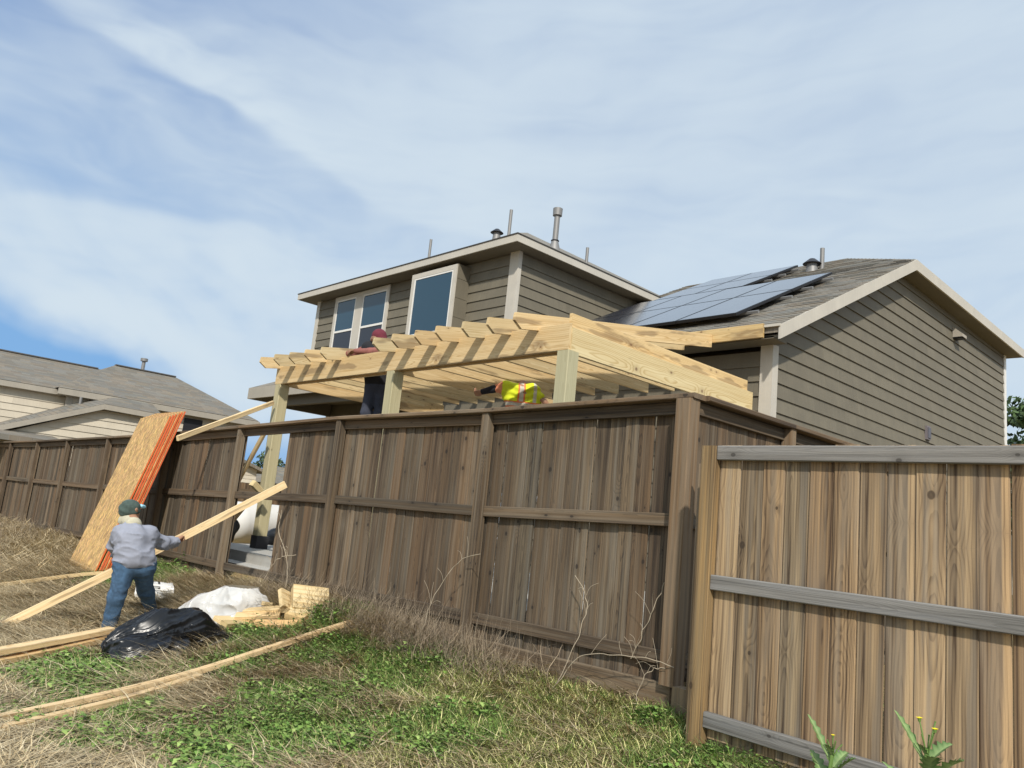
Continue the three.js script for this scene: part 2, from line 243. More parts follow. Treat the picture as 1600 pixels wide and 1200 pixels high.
const SH = 3.5, ROOF = shingles(7, [126, 121, 112], .17), ROOF2 = shingles(19, [117, 111, 101], .15);
function speck(rgb, amp, scale = 1, seed = 3) { const S = 512, d = new Uint8Array(S * S * 4); for (let j = 0; j < S; j++) for (let i = 0; i < S; i++) { const a = fbm(i / 60 + seed, j / 60, 4) - .5, b = n2(i / 2.3, j / 2.3 + seed) - .5, e = n2(i / 3 + 9, j / 120) - .5, q = (j * S + i) * 4, k = 1 + amp * (a * 1.6 + b * .5 + e * .6); for (let c = 0; c < 3; c++) d[q + c] = 255 * Math.pow(clamp(rgb[c] * k), 1 / 2.2); d[q + 3] = 255; } const t = new THREE.DataTexture(d, S, S); t.colorSpace = THREE.SRGBColorSpace; t.wrapS = t.wrapT = THREE.RepeatWrapping; t.magFilter = THREE.LinearFilter; t.needsUpdate = true; return t; }
const SIDING = new THREE.MeshStandardMaterial({ map: speck([.150, .131, .094], .18), roughness: .7, side: THREE.DoubleSide, vertexColors: true });
const CREAM = new THREE.MeshStandardMaterial({ map: speck([.56, .50, .40], .1, 1, 9), roughness: .75, side: THREE.DoubleSide, vertexColors: true });
const WALLBACK = std(.14, .12, .09, .9), WALLBACK2 = std(.5, .45, .36, .9);
const TRIM = new THREE.MeshStandardMaterial({ map: speck([.50, .465, .405], .1, 1, 21), roughness: .65, side: THREE.DoubleSide });
const TRIM2 = new THREE.MeshStandardMaterial({ map: speck([.36, .325, .27], .12, 1, 33), roughness: .7, side: THREE.DoubleSide });
const WHITE = std(.72, .70, .66, .5), SOFFIT = std(.15, .132, .1, .8), PORCH = std(.15, .132, .1, .8), DARKMETAL = std(.03, .03, .035, .45, { metalness: .3 }), GALV = std(.23, .225, .22, .55, { metalness: .35 });
const GLASS = new THREE.MeshPhysicalMaterial({ color: new THREE.Color().setRGB(.014, .05, .085), roughness: .04, specularIntensity: 1, ior: 1.55, side: THREE.DoubleSide });
const SCREEN = new THREE.MeshPhysicalMaterial({ color: new THREE.Color().setRGB(.018, .022, .034), roughness: .35, side: THREE.DoubleSide });

// one lap-siding plank: on a wall whose outward normal is n, running along a; bottom edge proud of the top
const sidR = rng(61);
function lap(parent, mat, o, a, n, y0, y1, s0, e0, s1, e1) {   // a course of planks, butt jointed at irregular places
  let c = Math.max(s0, s1) + 1.2 + sidR() * 2.6, b0 = s0, b1 = s1; while (c < Math.min(e0, e1) - .8) { lapPiece(parent, mat, o, a, n, y0, y1, b0, c - .0015, b1, c - .0015); b0 = b1 = c + .0015; c += 3.66; } lapPiece(parent, mat, o, a, n, y0, y1, b0, e0, b1, e1);
}
function lapPiece(parent, mat, o, a, n, y0, y1, s0, e0, s1, e1) {
  const Pt = (s, y, out) => o.clone().addScaledVector(a, s).addScaledVector(n, out).setY(y), yb = y0 - .012, q = sidR() * 5, k = .93 + sidR() * .14, pb = .026, pt = .004, th = .012;
  const A = Pt(s0, yb, pb), B = Pt(e0, yb, pb), Cc = Pt(e1, y1, pt), D = Pt(s1, y1, pt), A2 = Pt(s0, yb, pb - th), B2 = Pt(e0, yb, pb - th), C2 = Pt(e1, y1, 0), D2 = Pt(s1, y1, 0);
  const g = facets([[A, B, Cc, D], [A2, D2, C2, B2], [A, A2, B2, B], [A, D, D2, A2], [B, B2, C2, Cc]], (p) => [(p.x + p.z) * .45 + q, p.y * .45 + q]);
  const c = new Float32Array(g.attributes.position.count * 3).fill(k); g.setAttribute('color', new THREE.BufferAttribute(c, 3));
  return put(parent, 'siding_plank', g, mat);
}
const trimBox = (p, name, x0, x1, y0, y1, z0, z1, m = TRIM) => put(p, name, uvm(box(x0, x1, y0, y1, z0, z1)), m);
function uvm(g, s = .6) { const p = g.attributes.position, u = new Float32Array(p.count * 2); for (let i = 0; i < p.count; i++) { u[2 * i] = (p.getX(i) + p.getZ(i)) * s; u[2 * i + 1] = p.getY(i) * s; } g.setAttribute('uv', new THREE.BufferAttribute(u, 2)); return g; }
function pipe(parent, name, x, y0, y1, z, r, m = GALV, seg = 14) { const g = new THREE.CylinderGeometry(r, r, y1 - y0, seg); g.translate(x, (y0 + y1) / 2, z); return put(parent, name, g, m); }
function slab(poly, th) { // sloped sheet with thickness: polygon extruded straight down by th
  const lo = poly.map((q) => q.clone().setY(q.y - th)), f = [poly, lo.slice().reverse()]; for (let i = 0; i < poly.length; i++) { const k = (i + 1) % poly.length; f.push([poly[i], lo[i], lo[k], poly[k]]); } return f;
}
// ------------------------------------------------------------------ main house
const HX = -5.19, HZ = -9.6, UX = -10.79, UXL = -18.3, UZ = -9.98, EX = 0.203;
const rake = (z) => 4.394 + .503 * (-9.21 - z);             // lower edge of the rake board above the side wall
const house = thing('house', 'olive grey two storey house with pale trim behind the pine patio cover', 'house', [-11, .7, -14]);
{
  // solid walls
  const gp = [V(HX - .004, .6, HZ - .004), V(HX - .004, .6, -20.3), V(HX - .004, 6.56, -20.3), V(HX - .004, 6.64, -13.86), V(HX - .004, 4.2, HZ - .004)];
  const back = gp.map((q) => V(UX - .5, q.y, q.z)); const wf = [gp, back.slice().reverse()]; for (let i = 0; i < 5; i++) { const k = (i + 1) % 5; wf.push([gp[i], back[i], back[k], gp[k]]); }
  put(house, 'wall', facets(wf), WALLBACK);
  put(house, 'wall', box(-12.6, UX - .5, .6, 4.3, -13, HZ - .004), WALLBACK); put(house, 'wall', box(-19.0, -12.6, .6, 4.3, -13, -11.1), WALLBACK);
  for (let y = .8; y < 4.2; y += EX) lap(house, SIDING, V(-12.6, 0, -11.096), V(-1, 0, 0), V(0, 0, 1), y, Math.min(y + EX, 4.3), 0, 6.3, 0, 6.3);
  put(house, 'wall', box(UXL + .004, UX - .004, 4.36, 6.82, -17.2, UZ - .004), WALLBACK);
  // siding, side wall
  for (let y = .8, i = 0; y < 6.6; y += EX, i++) {
    const f = (yy) => (yy < 4.3 ? 0 : Math.max(0, (HZ - (-9.21 - (yy - 4.394) / .503))) ) ; const y1 = Math.min(y + EX, 6.62);
    lap(house, SIDING, V(HX, 0, HZ), V(0, 0, -1), V(1, 0, 0), y, y1, f(y) + .1 * (y < 4.2), 10.6, f(y1) + .1 * (y < 4.2), 10.6);
  }
  for (let y = .8; y < 4.25; y += EX) lap(house, SIDING, V(HX, 0, HZ), V(-1, 0, 0), V(0, 0, 1), y, Math.min(y + EX, 4.3), .13, 7.41, .13, 7.41);
  // siding, upper storey
  for (let y = 4.36; y < 6.78; y += EX) { const y1 = Math.min(y + EX, 6.82);
    lap(house, SIDING, V(UX, 0, UZ), V(-1, 0, 0), V(0, 0, 1), y, y1, .2, UX - UXL - .12, .2, UX - UXL - .12);
    lap(house, SIDING, V(UX, 0, UZ), V(0, 0, -1), V(1, 0, 0), y, y1, .05, 7, .05, 7); }
  // corner boards
  trimBox(house, 'corner_board', HX - .15, HX + .03, .6, 4.33, HZ - .12, HZ + .035);
  trimBox(house, 'corner_board', HX - .1, HX + .03, .6, 6.62, -20.36, -20.22, WHITE);
  trimBox(house, 'corner_board', UX - .215, UX + .032, 4.4, 6.83, UZ - .06, UZ + .035);
  trimBox(house, 'corner_board', UXL - .03, UXL + .12, 4.3, 6.83, UZ - .1, UZ + .035);
  trimBox(house, 'corner_board', -19.03, -18.88, .6, 4.3, -11.2, -11.06);
  // lower roof
  const A = V(-4.89, 4.48, -9.21), B = V(-4.89, 6.837, -13.897), Rg = V(-6.99, 7.89, -16.0), D = V(-4.89, 6.75, -20.64);
  const A2 = V(UX - .2, 4.48, -9.21), R2 = V(UX - .2, 7.89, -16.0), D2 = V(UX - .2, 6.75, -20.64);
  const uf = (q, f) => (f.side ? [q.z / SH, (q.x * 1.12) / SH] : [q.x / SH, (-q.z * 1.12) / SH]); const th = .1;
  const dn = (q) => q.clone().setY(q.y - th), front = [A, B, Rg, R2, A2], hip = [B, D, Rg], bk = [D, D2, R2, Rg]; hip.side = true;
  const roof = put(house, 'roof', facets([front, hip, bk, [dn(A2), dn(R2), dn(Rg), dn(B), dn(A)], [dn(Rg), dn(D), dn(B)], [A, dn(A), dn(B), B], [B, dn(B), dn(D), D], [A2, dn(A2), dn(A), A]], uf), ROOF);
  { const gs = [], cs = 1 / Math.hypot(1, .503), sn = .503 * cs, R = rng(88), full = Math.hypot(Rg.y - A.y, Rg.z - A.z), ex = Math.hypot(B.y - A.y, B.z - A.z), at = (x, l, h) => V(x, A.y + l * sn + h * cs, A.z - l * cs + h * sn);
    for (let l = -.01; l < full - .1; l += .143) { const l1 = Math.min(l + .15, full), xr = (q) => (q < ex ? A.x + .012 : A.x - (q - ex) / (full - ex) * (A.x - Rg.x)); let x = UX - .19; while (x < xr(l1) - .02) { const x1 = Math.min(x + .25 + R() * .2, xr(l1)), h = .012 + (R() < .4 ? .006 : 0); gs.push(facets([[at(x, l, h), at(x1, l, h), at(x1, l1, .004), at(x, l1, .004)], [at(x, l, 0), at(x1, l, 0), at(x1, l, h), at(x, l, h)], [at(x1, l, 0), at(x1, l1, .0), at(x1, l1, .004), at(x1, l, h)]], (q) => [q.x / SH, (-q.z * 1.12) / SH])); x = x1; } }
    put(roof, 'shingles', mergeGeometries(gs), ROOF).userData.kind = 'stuff'; }
  // eave skirt under the upper windows and the porch roof at the far end
  const K1 = V(UX - .2, 4.48, -9.21), K2 = V(-19.9, 4.48, -9.21), K3 = V(-19.1, 4.88, -10.0), K4 = V(UX - .2, 4.88, -10.0), K5 = V(-19.9, 4.48, -13.4), K6 = V(UXL - .0, 5.25, -12.6), K7 = V(UXL, 5.28, -10.8);
  const left = [K2, K3, K7, K6, K5]; left.side = true;
  put(house, 'roof', facets([[K1, K2, K3, K4], left, [K3, K4, V(UXL, 4.9, -10), K7], [dn(K1), dn(K4), dn(K3), dn(K2)], [K1, dn(K1), dn(K2), K2], [K2, dn(K2), dn(K5), K5]], uf), ROOF);
  put(house, 'porch_ceiling', box(-19.86, -12.5, 4.30, 4.34, -13.3, -9.24), PORCH);
  put(house, 'soffit', box(-12.5, HX + .2, 4.32, 4.35, -9.6, -9.25), SOFFIT);
  put(house, 'fascia', uvm(box(-19.93, -11.7, 4.18, 4.47, -9.25, -9.19)), TRIM2);
  put(house, 'fascia', uvm(box(-19.95, -19.9, 4.18, 4.47, -13.4, -9.192)), TRIM2);
  put(house, 'porch_column', box(-18.95, -18.78, .8, 4.3, -9.6, -9.43), DARKMETAL);
  put(house, 'porch_beam', box(-18.86, -12.6, 3.98, 4.3, -9.58, -9.46), PORCH); put(house, 'porch_beam', box(-18.92, -18.8, 3.98, 4.3, -11.05, -9.6), PORCH);
  put(house, 'drip_edge', box(UX - .1, -4.87, 4.455, 4.487, -9.225, -9.17), TRIM);
  // rake and eave boards of the side gable
  const brd = (p, q, w, t) => uvm(timber(p, q, w, t, { hint: UP, c: .004 }));
  put(house, 'rake_board', facets([...slab([V(-4.862, A.y - .005, A.z + .02), V(-4.862, B.y - .01, B.z), V(-4.894, B.y - .01, B.z), V(-4.894, A.y - .005, A.z + .02)], .19)], (p) => [p.z * .5, p.y * .5]), TRIM);
  put(house, 'eave_board', facets([...slab([V(-4.862, B.y - .012, B.z - .002), V(-4.862, D.y - .012, D.z), V(-4.894, D.y - .012, D.z), V(-4.894, B.y - .012, B.z - .002)], .19)], (p) => [p.z * .5, p.y * .5]), TRIM);
  put(house, 'rake_soffit', facets(slab([V(-4.9, 4.36, -9.25), V(-4.9, 6.69, -13.87), V(HX, 6.69, -13.87), V(HX, 4.36, -9.25)], .03)), SOFFIT);
  put(house, 'eave_soffit', facets(slab([V(-4.9, 6.66, -13.87), V(-4.9, 6.58, -20.6), V(HX - .05, 6.58, -20.6), V(HX - .05, 6.66, -13.87)], .03)), SOFFIT);
  // upper hip roof
  const P = .545, ex0 = UXL - .42, ex1 = UX + .35, ez0 = UZ + .42, ez1 = -17.5, ey = 7.0, rz = (ez0 + ez1) / 2, rh = ey + P * (ez0 - rz), run = ez0 - rz;
  const E1 = V(ex1, ey, ez0), E2 = V(ex0, ey, ez0), E3 = V(ex0, ey, ez1), E4 = V(ex1, ey, ez1), T1 = V(Math.max(ex1 - run, (ex0 + ex1) / 2 + .05), rh, rz), T2 = V(Math.min(ex0 + run, (ex0 + ex1) / 2 - .05), rh, rz);
  const sd = (a) => { a.side = true; return a; };
  put(house, 'roof', facets([[E1, T1, T2, E2], sd([E4, T1, E1]), [E3, T2, T1, E4], sd([E2, T2, E3])], uf), ROOF);
  put(house, 'roof_edge', facets(slab([V(ex1 + .012, ey + .004, ez0 + .012), V(ex1 + .012, ey + .004, ez1), V(ex0 - .012, ey + .004, ez1), V(ex0 - .012, ey + .004, ez0 + .012)], .022)), std(.05, .047, .043, .9));
  put(house, 'fascia', uvm(box(ex0, ex1, ey - .16, ey - .02, ez0 - .03, ez0)), TRIM);
  put(house, 'fascia', uvm(box(ex1 - .03, ex1, ey - .16, ey - .02, ez1, ez0 - .031)), TRIM);
  put(house, 'fascia', uvm(box(ex0, ex0 + .03, ey - .16, ey - .02, ez1, ez0 - .031)), TRIM);
  put(house, 'soffit', box(ex0 + .031, ex1 - .031, ey - .17, ey - .13, ez1, ez0 - .031), SOFFIT);
  // double window: trim, two sashes with a meeting rail each
  const win = (x0, x1, y0, y1, z, mull, mid) => {
    const w = put(house, 'window', uvm(box(x0, x1, y1 - .1, y1, z, z + .035)), TRIM), t = .1;
    put(w, 'sill', uvm(box(x0 - .02, x1 + .02, y0 - .03, y0 + .04, z, z + .05)), TRIM);
    put(w, 'side_trim', uvm(box(x0, x0 + t, y0 + .041, y1 - .101, z, z + .034)), TRIM); put(w, 'side_trim', uvm(box(x1 - t, x1, y0 + .041, y1 - .101, z, z + .034)), TRIM);
    if (mull) put(w, 'mullion', uvm(box(mull[0], mull[1], y0 + .041, y1 - .101, z, z + .034)), TRIM);
    const bays = mull ? [[x0 + t, mull[0]], [mull[1], x1 - t]] : [[x0 + t, x1 - t]];
    for (const [a, b] of bays) {
      const s = .035, fz = z + .03;
      put(w, 'frame', mergeGeometries([box(a, a + s, y0 + .04, y1 - .1, z + .005, fz), box(b - s, b, y0 + .04, y1 - .1, z + .005, fz), box(a + s, b - s, y1 - .1 - s, y1 - .1, z + .005, fz), box(a + s, b - s, y0 + .04, y0 + .04 + s, z + .005, fz)]), WHITE);
      if (mid) { put(w, 'meeting_rail', box(a + s, b - s, mid - .025, mid + .025, z + .006, fz + .004), WHITE); put(w, 'pane', box(a + s, b - s, mid + .025, y1 - .1 - s, z + .008, z + .02), GLASS); put(w, 'insect_screen', box(a + s, b - s, y0 + .04 + s, mid - .025, z + .008, z + .018), SCREEN); }
      else put(w, 'pane', box(a + s, b - s, y0 + .04 + s, y1 - .1 - s, z + .008, z + .02), GLASS);
    }
  };
  win(-17.4, -15.03, 5.22, 6.80, UZ + .018, [-16.43, -16.12], 5.88);
  const bay = put(house, 'bay_box', box(-13.73, -12.22, 5.18, 6.73, UZ + .01, -9.64), WALLBACK);
  for (let y = 5.2; y < 6.7; y += EX * 2) put(bay, 'bay_panel', uvm(box(-12.219, -12.205, y, Math.min(y + EX * 2 - .008, 6.72), UZ + .02, -9.645)), SIDING.clone());
  bay.children.forEach((c) => { c.material.vertexColors = false; });
  win(-13.73, -12.22, 5.28, 6.71, -9.64, null, null);
  // roof vents and pipes
  const vent = (x, y, z, h, r) => { const b = put(house, 'roof_vent', (() => { const g = new THREE.CylinderGeometry(r * .8, r * 1.15, h, 16); g.translate(x, y + h / 2, z); return g; })(), GALV); const c = new THREE.CylinderGeometry(r * .5, r * 1.55, r * .9, 16); c.translate(x, y + h + r * .2, z); put(b, 'cap', c, DARKMETAL); };
  pipe(house, 'vent_pipe', -15.82, 7.9, 8.58, -11.5, .035); pipe(house, 'vent_pipe', -12.86, 7.9, 8.71, -11.5, .038); vent(-13.28, 7.9, -11.5, .36, .1);
  { const p = pipe(house, 'flue_pipe', -11.36, 7.3, 8.26, -11.5, .062); const c = new THREE.CylinderGeometry(.105, .1, .16, 18); c.translate(-11.36, 8.31, -11.5); put(p, 'cap', c, GALV); const f = new THREE.CylinderGeometry(.075, .14, .22, 18); f.translate(-11.36, 7.53, -11.5); put(p, 'flashing', f, GALV); const k = new THREE.TorusGeometry(.075, .015, 8, 18); k.rotateX(Math.PI / 2); k.translate(-11.36, 7.66, -11.5); put(p, 'storm_collar', k, DARKMETAL); }
  pipe(house, 'vent_pipe', -11.31, 7.3, 7.82, -12.5, .035);
  vent(-7.18, 7.1, -14.75, .34, .12); pipe(house, 'vent_pipe', -7.02, 7.1, 7.75, -14.85, .045);
  // gable wall fittings
  { const h = put(house, 'wall_vent', facets([[V(HX + .02, 6.36, -16.72), V(HX + .2, 6.2, -16.72), V(HX + .2, 6.2, -16.98), V(HX + .02, 6.36, -16.98)], [V(HX + .02, 6.36, -16.72), V(HX + .02, 6.14, -16.72), V(HX + .2, 6.14, -16.72), V(HX + .2, 6.2, -16.72)], [V(HX + .2, 6.2, -16.72), V(HX + .2, 6.14, -16.72), V(HX + .2, 6.14, -16.98), V(HX + .2, 6.2, -16.98)], [V(HX + .02, 6.36, -16.98), V(HX + .2, 6.2, -16.98), V(HX + .2, 6.14, -16.98), V(HX + .02, 6.14, -16.98)]]), TRIM2); put(h, 'throat', box(HX + .018, HX + .16, 6.12, 6.14, -16.95, -16.75), DARKMETAL); }
  { const o = put(house, 'outlet_box', box(HX + .015, HX + .06, 3.87, 4.12, -15.42, -15.24), std(.16, .14, .15, .6)); put(o, 'cover', box(HX + .06, HX + .075, 3.9, 4.09, -15.4, -15.26), std(.09, .085, .1, .5)); }
}
// solar panels: two rows of four, a further row at the top left
{
  const S = thing('solar_array', 'dark blue solar panels mounted in rows on the lower roof slope', 'solar panels', [-7.7, 4.9, -12]);
  const cs = Math.cos(Math.atan(.503)), sn = Math.sin(Math.atan(.503)), at = (x, l, h) => V(x, 4.48 + l * sn + h * cs, -9.21 - l * cs + h * sn);
  const CELL = new THREE.MeshPhysicalMaterial({ map: canvasTex(256, 512, (g, w, h) => { g.fillStyle = 'rgb(34,40,56)'; g.fillRect(0, 0, w, h); for (let j = 0; j < 10; j++) for (let i = 0; i < 6; i++) { const k = 42 + ((i * 7 + j * 5) % 5); g.fillStyle = `rgb(${k - 6},${k},${k + 16})`; g.fillRect(4 + i * 41.5, 4 + j * 50.6, 40, 49); } }), roughness: .22, clearcoat: .7, clearcoatRoughness: .12, ior: 1.5, side: THREE.DoubleSide });
  const FR = std(.02, .02, .024, .4, { metalness: .4 });
  const panel = (x0, x1, l0, l1) => {
    const h0 = .1, h1 = .14, b = .02, q = (h) => [at(x0, l0, h), at(x1, l0, h), at(x1, l1, h), at(x0, l1, h)], a = q(h0), c = q(h1);
    const fr = [a.slice().reverse()]; for (let i = 0; i < 4; i++) fr.push([a[i], a[(i + 1) % 4], c[(i + 1) % 4], c[i]]); fr.push(c);
    const m = put(S, 'panel', facets(fr), FR); const e = [at(x0 + b, l0 + b, h1 + .003), at(x1 - b, l0 + b, h1 + .003), at(x1 - b, l1 - b, h1 + .003), at(x0 + b, l1 - b, h1 + .003)];
    put(m, 'cells', facets([e], (p, f) => { const i = f.findIndex((z) => z.equals(p)); return [[0, 0], [1, 0], [1, 1], [0, 1]][i]; }), CELL);
  };
  const xs = [-5.83, -6.86, -7.89, -8.92, -9.95];
  for (let c = 0; c < 4; c++) { panel(xs[c + 1] + .012, xs[c], .62, 2.42); panel(xs[c + 1] + .012, xs[c], 2.44, c < 2 ? 4.0 : 4.06); }
  for (let c = 2; c < 4; c++) { panel(xs[c + 1] + .012 + .3, xs[c] + .3, 4.09, 5.3); panel(xs[c + 1] + .312, xs[c] + .3, 5.32, 6.5); }
  for (const l of [.95, 2.05, 2.8, 3.6]) put(S, 'mount_rail', timber(at(-5.66, l, .07), at(-10, l, .07), .04, .05, { hint: V(0, cs, sn) }), GALV);
  for (const l of [4.4, 5.0, 5.6, 6.2]) put(S, 'mount_rail', timber(at(-7.45, l, .07), at(-9.6, l, .07), .04, .05, { hint: V(0, cs, sn) }), GALV);
}

// ------------------------------------------------------------------ timber patio cover under construction
{
  const R = rng(211), PZ = -5.8, PC = thing('patio_cover', 'new pine patio cover frame of posts, beams and rafters being built on the house', 'pergola', [-8.5, .85, -7.5]);
  const pine = (p0, p1, w, t, hint, extra = {}) => timber(p0, p1, w, t, { atlas: PINE, col: Math.floor(R() * 16), v: R(), tone: tone(.14, .05), hint, c: .004, ...extra });
  for (const px of [-5.47, -8.52, -11.58]) { const po = put(PC, 'post', timber(V(px, .86, PZ - .085), V(px, 3.418, PZ - .085), .165, .165, { atlas: TREATED, col: Math.floor(R() * 4), v: R(), c: .008, tone: [1, 1, 1] }), TREATED.mat);
    if (px < -11) put(po, 'base_bracket', box(px - .1, px + .1, .855, 1.05, PZ - .19, PZ + .005), DARKMETAL); }
  put(PC, 'beam', pine(V(-5.40, 3.56, PZ - .019), V(-11.68, 3.56, PZ - .019), .286, .037, UP), PINE.mat);
  put(PC, 'beam', pine(V(-5.44, 3.555, PZ - .15), V(-11.66, 3.555, PZ - .15), .276, .037, UP), PINE.mat);
  put(PC, 'beam', pine(V(-5.41, 3.525, PZ - .04), V(-5.41, 3.525, -9.5), .28, .037, UP, { tone: [1.05, 1.05, 1.0] }), PINE.mat);
  put(PC, 'beam', pine(V(-5.452, 3.715, PZ - .06), V(-5.452, 3.705, -9.42), .22, .037, UP, { tone: [1.05, 1.02, .95] }), PINE.mat);
  put(PC, 'beam', pine(V(-11.62, 3.55, PZ - .04), V(-11.62, 3.55, -9.2), .27, .037, UP), PINE.mat);
  put(PC, 'beam', pine(V(-8.52, 3.5, PZ - .18), V(-8.52, 3.5, -9.2), .18, .037, UP), PINE.mat);
  put(PC, 'ledger', pine(V(-5.09, 4.41, -9.165), V(-11.68, 4.41, -9.165), .19, .037, UP, { tone: [.95, .88, .75] }), PINE.mat);
  const yt = (z) => 3.845 + (-5.8 - z) * .175, rh = .178;        // upper edge of the rafters
  const rafter = (x, x2, z0, dy) => {
    const z1 = -9.142, T = .019, P = [[z1, yt(z1)], [z0 - .012, yt(z0)], [z0, yt(z0) - .085], [z0 - .11, yt(z0 - .11) - rh], [z1, yt(z1) - rh]], X = (z) => lerp(x, x2, (z - z1) / (z0 - z1));
    const S = (d) => P.map(([z, y]) => V(X(z) + d, y + dy, z)), a = S(T), c = S(-T), f = [a, c.slice().reverse()]; for (let i = 0; i < 5; i++) { const k = (i + 1) % 5; f.push([a[i], c[i], c[k], a[k]]); }
    const cl = Math.floor(R() * 16), v0 = R(), tn = tone(.14, .05), g = facets(f, (p) => [(cl + .06 + .88 * clamp((p.y - dy - yt(p.z) + rh) / rh + (Math.abs(p.y - dy - yt(p.z)) < .002 ? (p.x - X(p.z)) * 5 - .2 : 0))) / 16, v0 + p.z / PINE.vlen]);
    const col = new Float32Array(g.attributes.position.count * 3); for (let i = 0; i < col.length; i++) col[i] = tn[i % 3]; g.setAttribute('color', new THREE.BufferAttribute(col, 3)); put(PC, 'rafter', g, PINE.mat);
  };
  for (const x of [-5.86, -6.3, -6.74, -7.18, -7.62, -8.06, -8.48, -9.78, -10.21, -10.64, -11.1, -11.58]) rafter(x, x + (R() - .5) * .03, -5.45 - (R() - .5) * .03, (R() - .5) * .012);
  for (const x of [-9.35, -8.92]) rafter(x, x, -6.6, 0);
  for (const x of [-5.9, -6.34, -6.78, -7.22, -7.66, -8.1, -8.96, -9.39, -9.82, -10.25, -10.68, -11.14]) put(PC, 'joist', pine(V(x, 3.57, -5.971), V(x + (R() - .5) * .03, 3.57, -8.35 - R() * .12), .14, .038, UP), PINE.mat);
  // braces: one over the fence, two staked to the left post
  put(PC, 'brace', pine(V(-11.5, 3.1, -5.73), V(-10.68, 2.285, -4.05), .07, .038, UP, { tone: [1.22, 1.27, 1.38] }), PINE.mat);
  put(PC, 'brace', pine(V(-11.4, 2.62, -5.62), V(-12.12, 1.45, -5.5), .089, .038, XA, { tone: [.8, .74, .66] }), PINE.mat);
  put(PC, 'brace', pine(V(-11.35, 1.55, -5.5), V(-12.2, .8, -5.42), .089, .038, XA, { tone: [.85, .78, .7] }), PINE.mat);
  put(PC, 'cleat', pine(V(-11.25, 1.72, -5.62), V(-11.2, 1.83, -5.45), .09, .09, XA, { tone: [1.1, 1.1, 1.05] }), PINE.mat);
}
structure('patio_slab', box(-12.6, -5.0, .5, .858, -9.55, -5.25), new THREE.MeshStandardMaterial({ map: speck([.42, .41, .38], .16, 1, 51), roughness: .9 }));
structure('patio_step', box(-11.3, -9.6, .5, .72, -5.25, -4.98), new THREE.MeshStandardMaterial({ map: speck([.45, .44, .41], .16, 1, 57), roughness: .9 }));

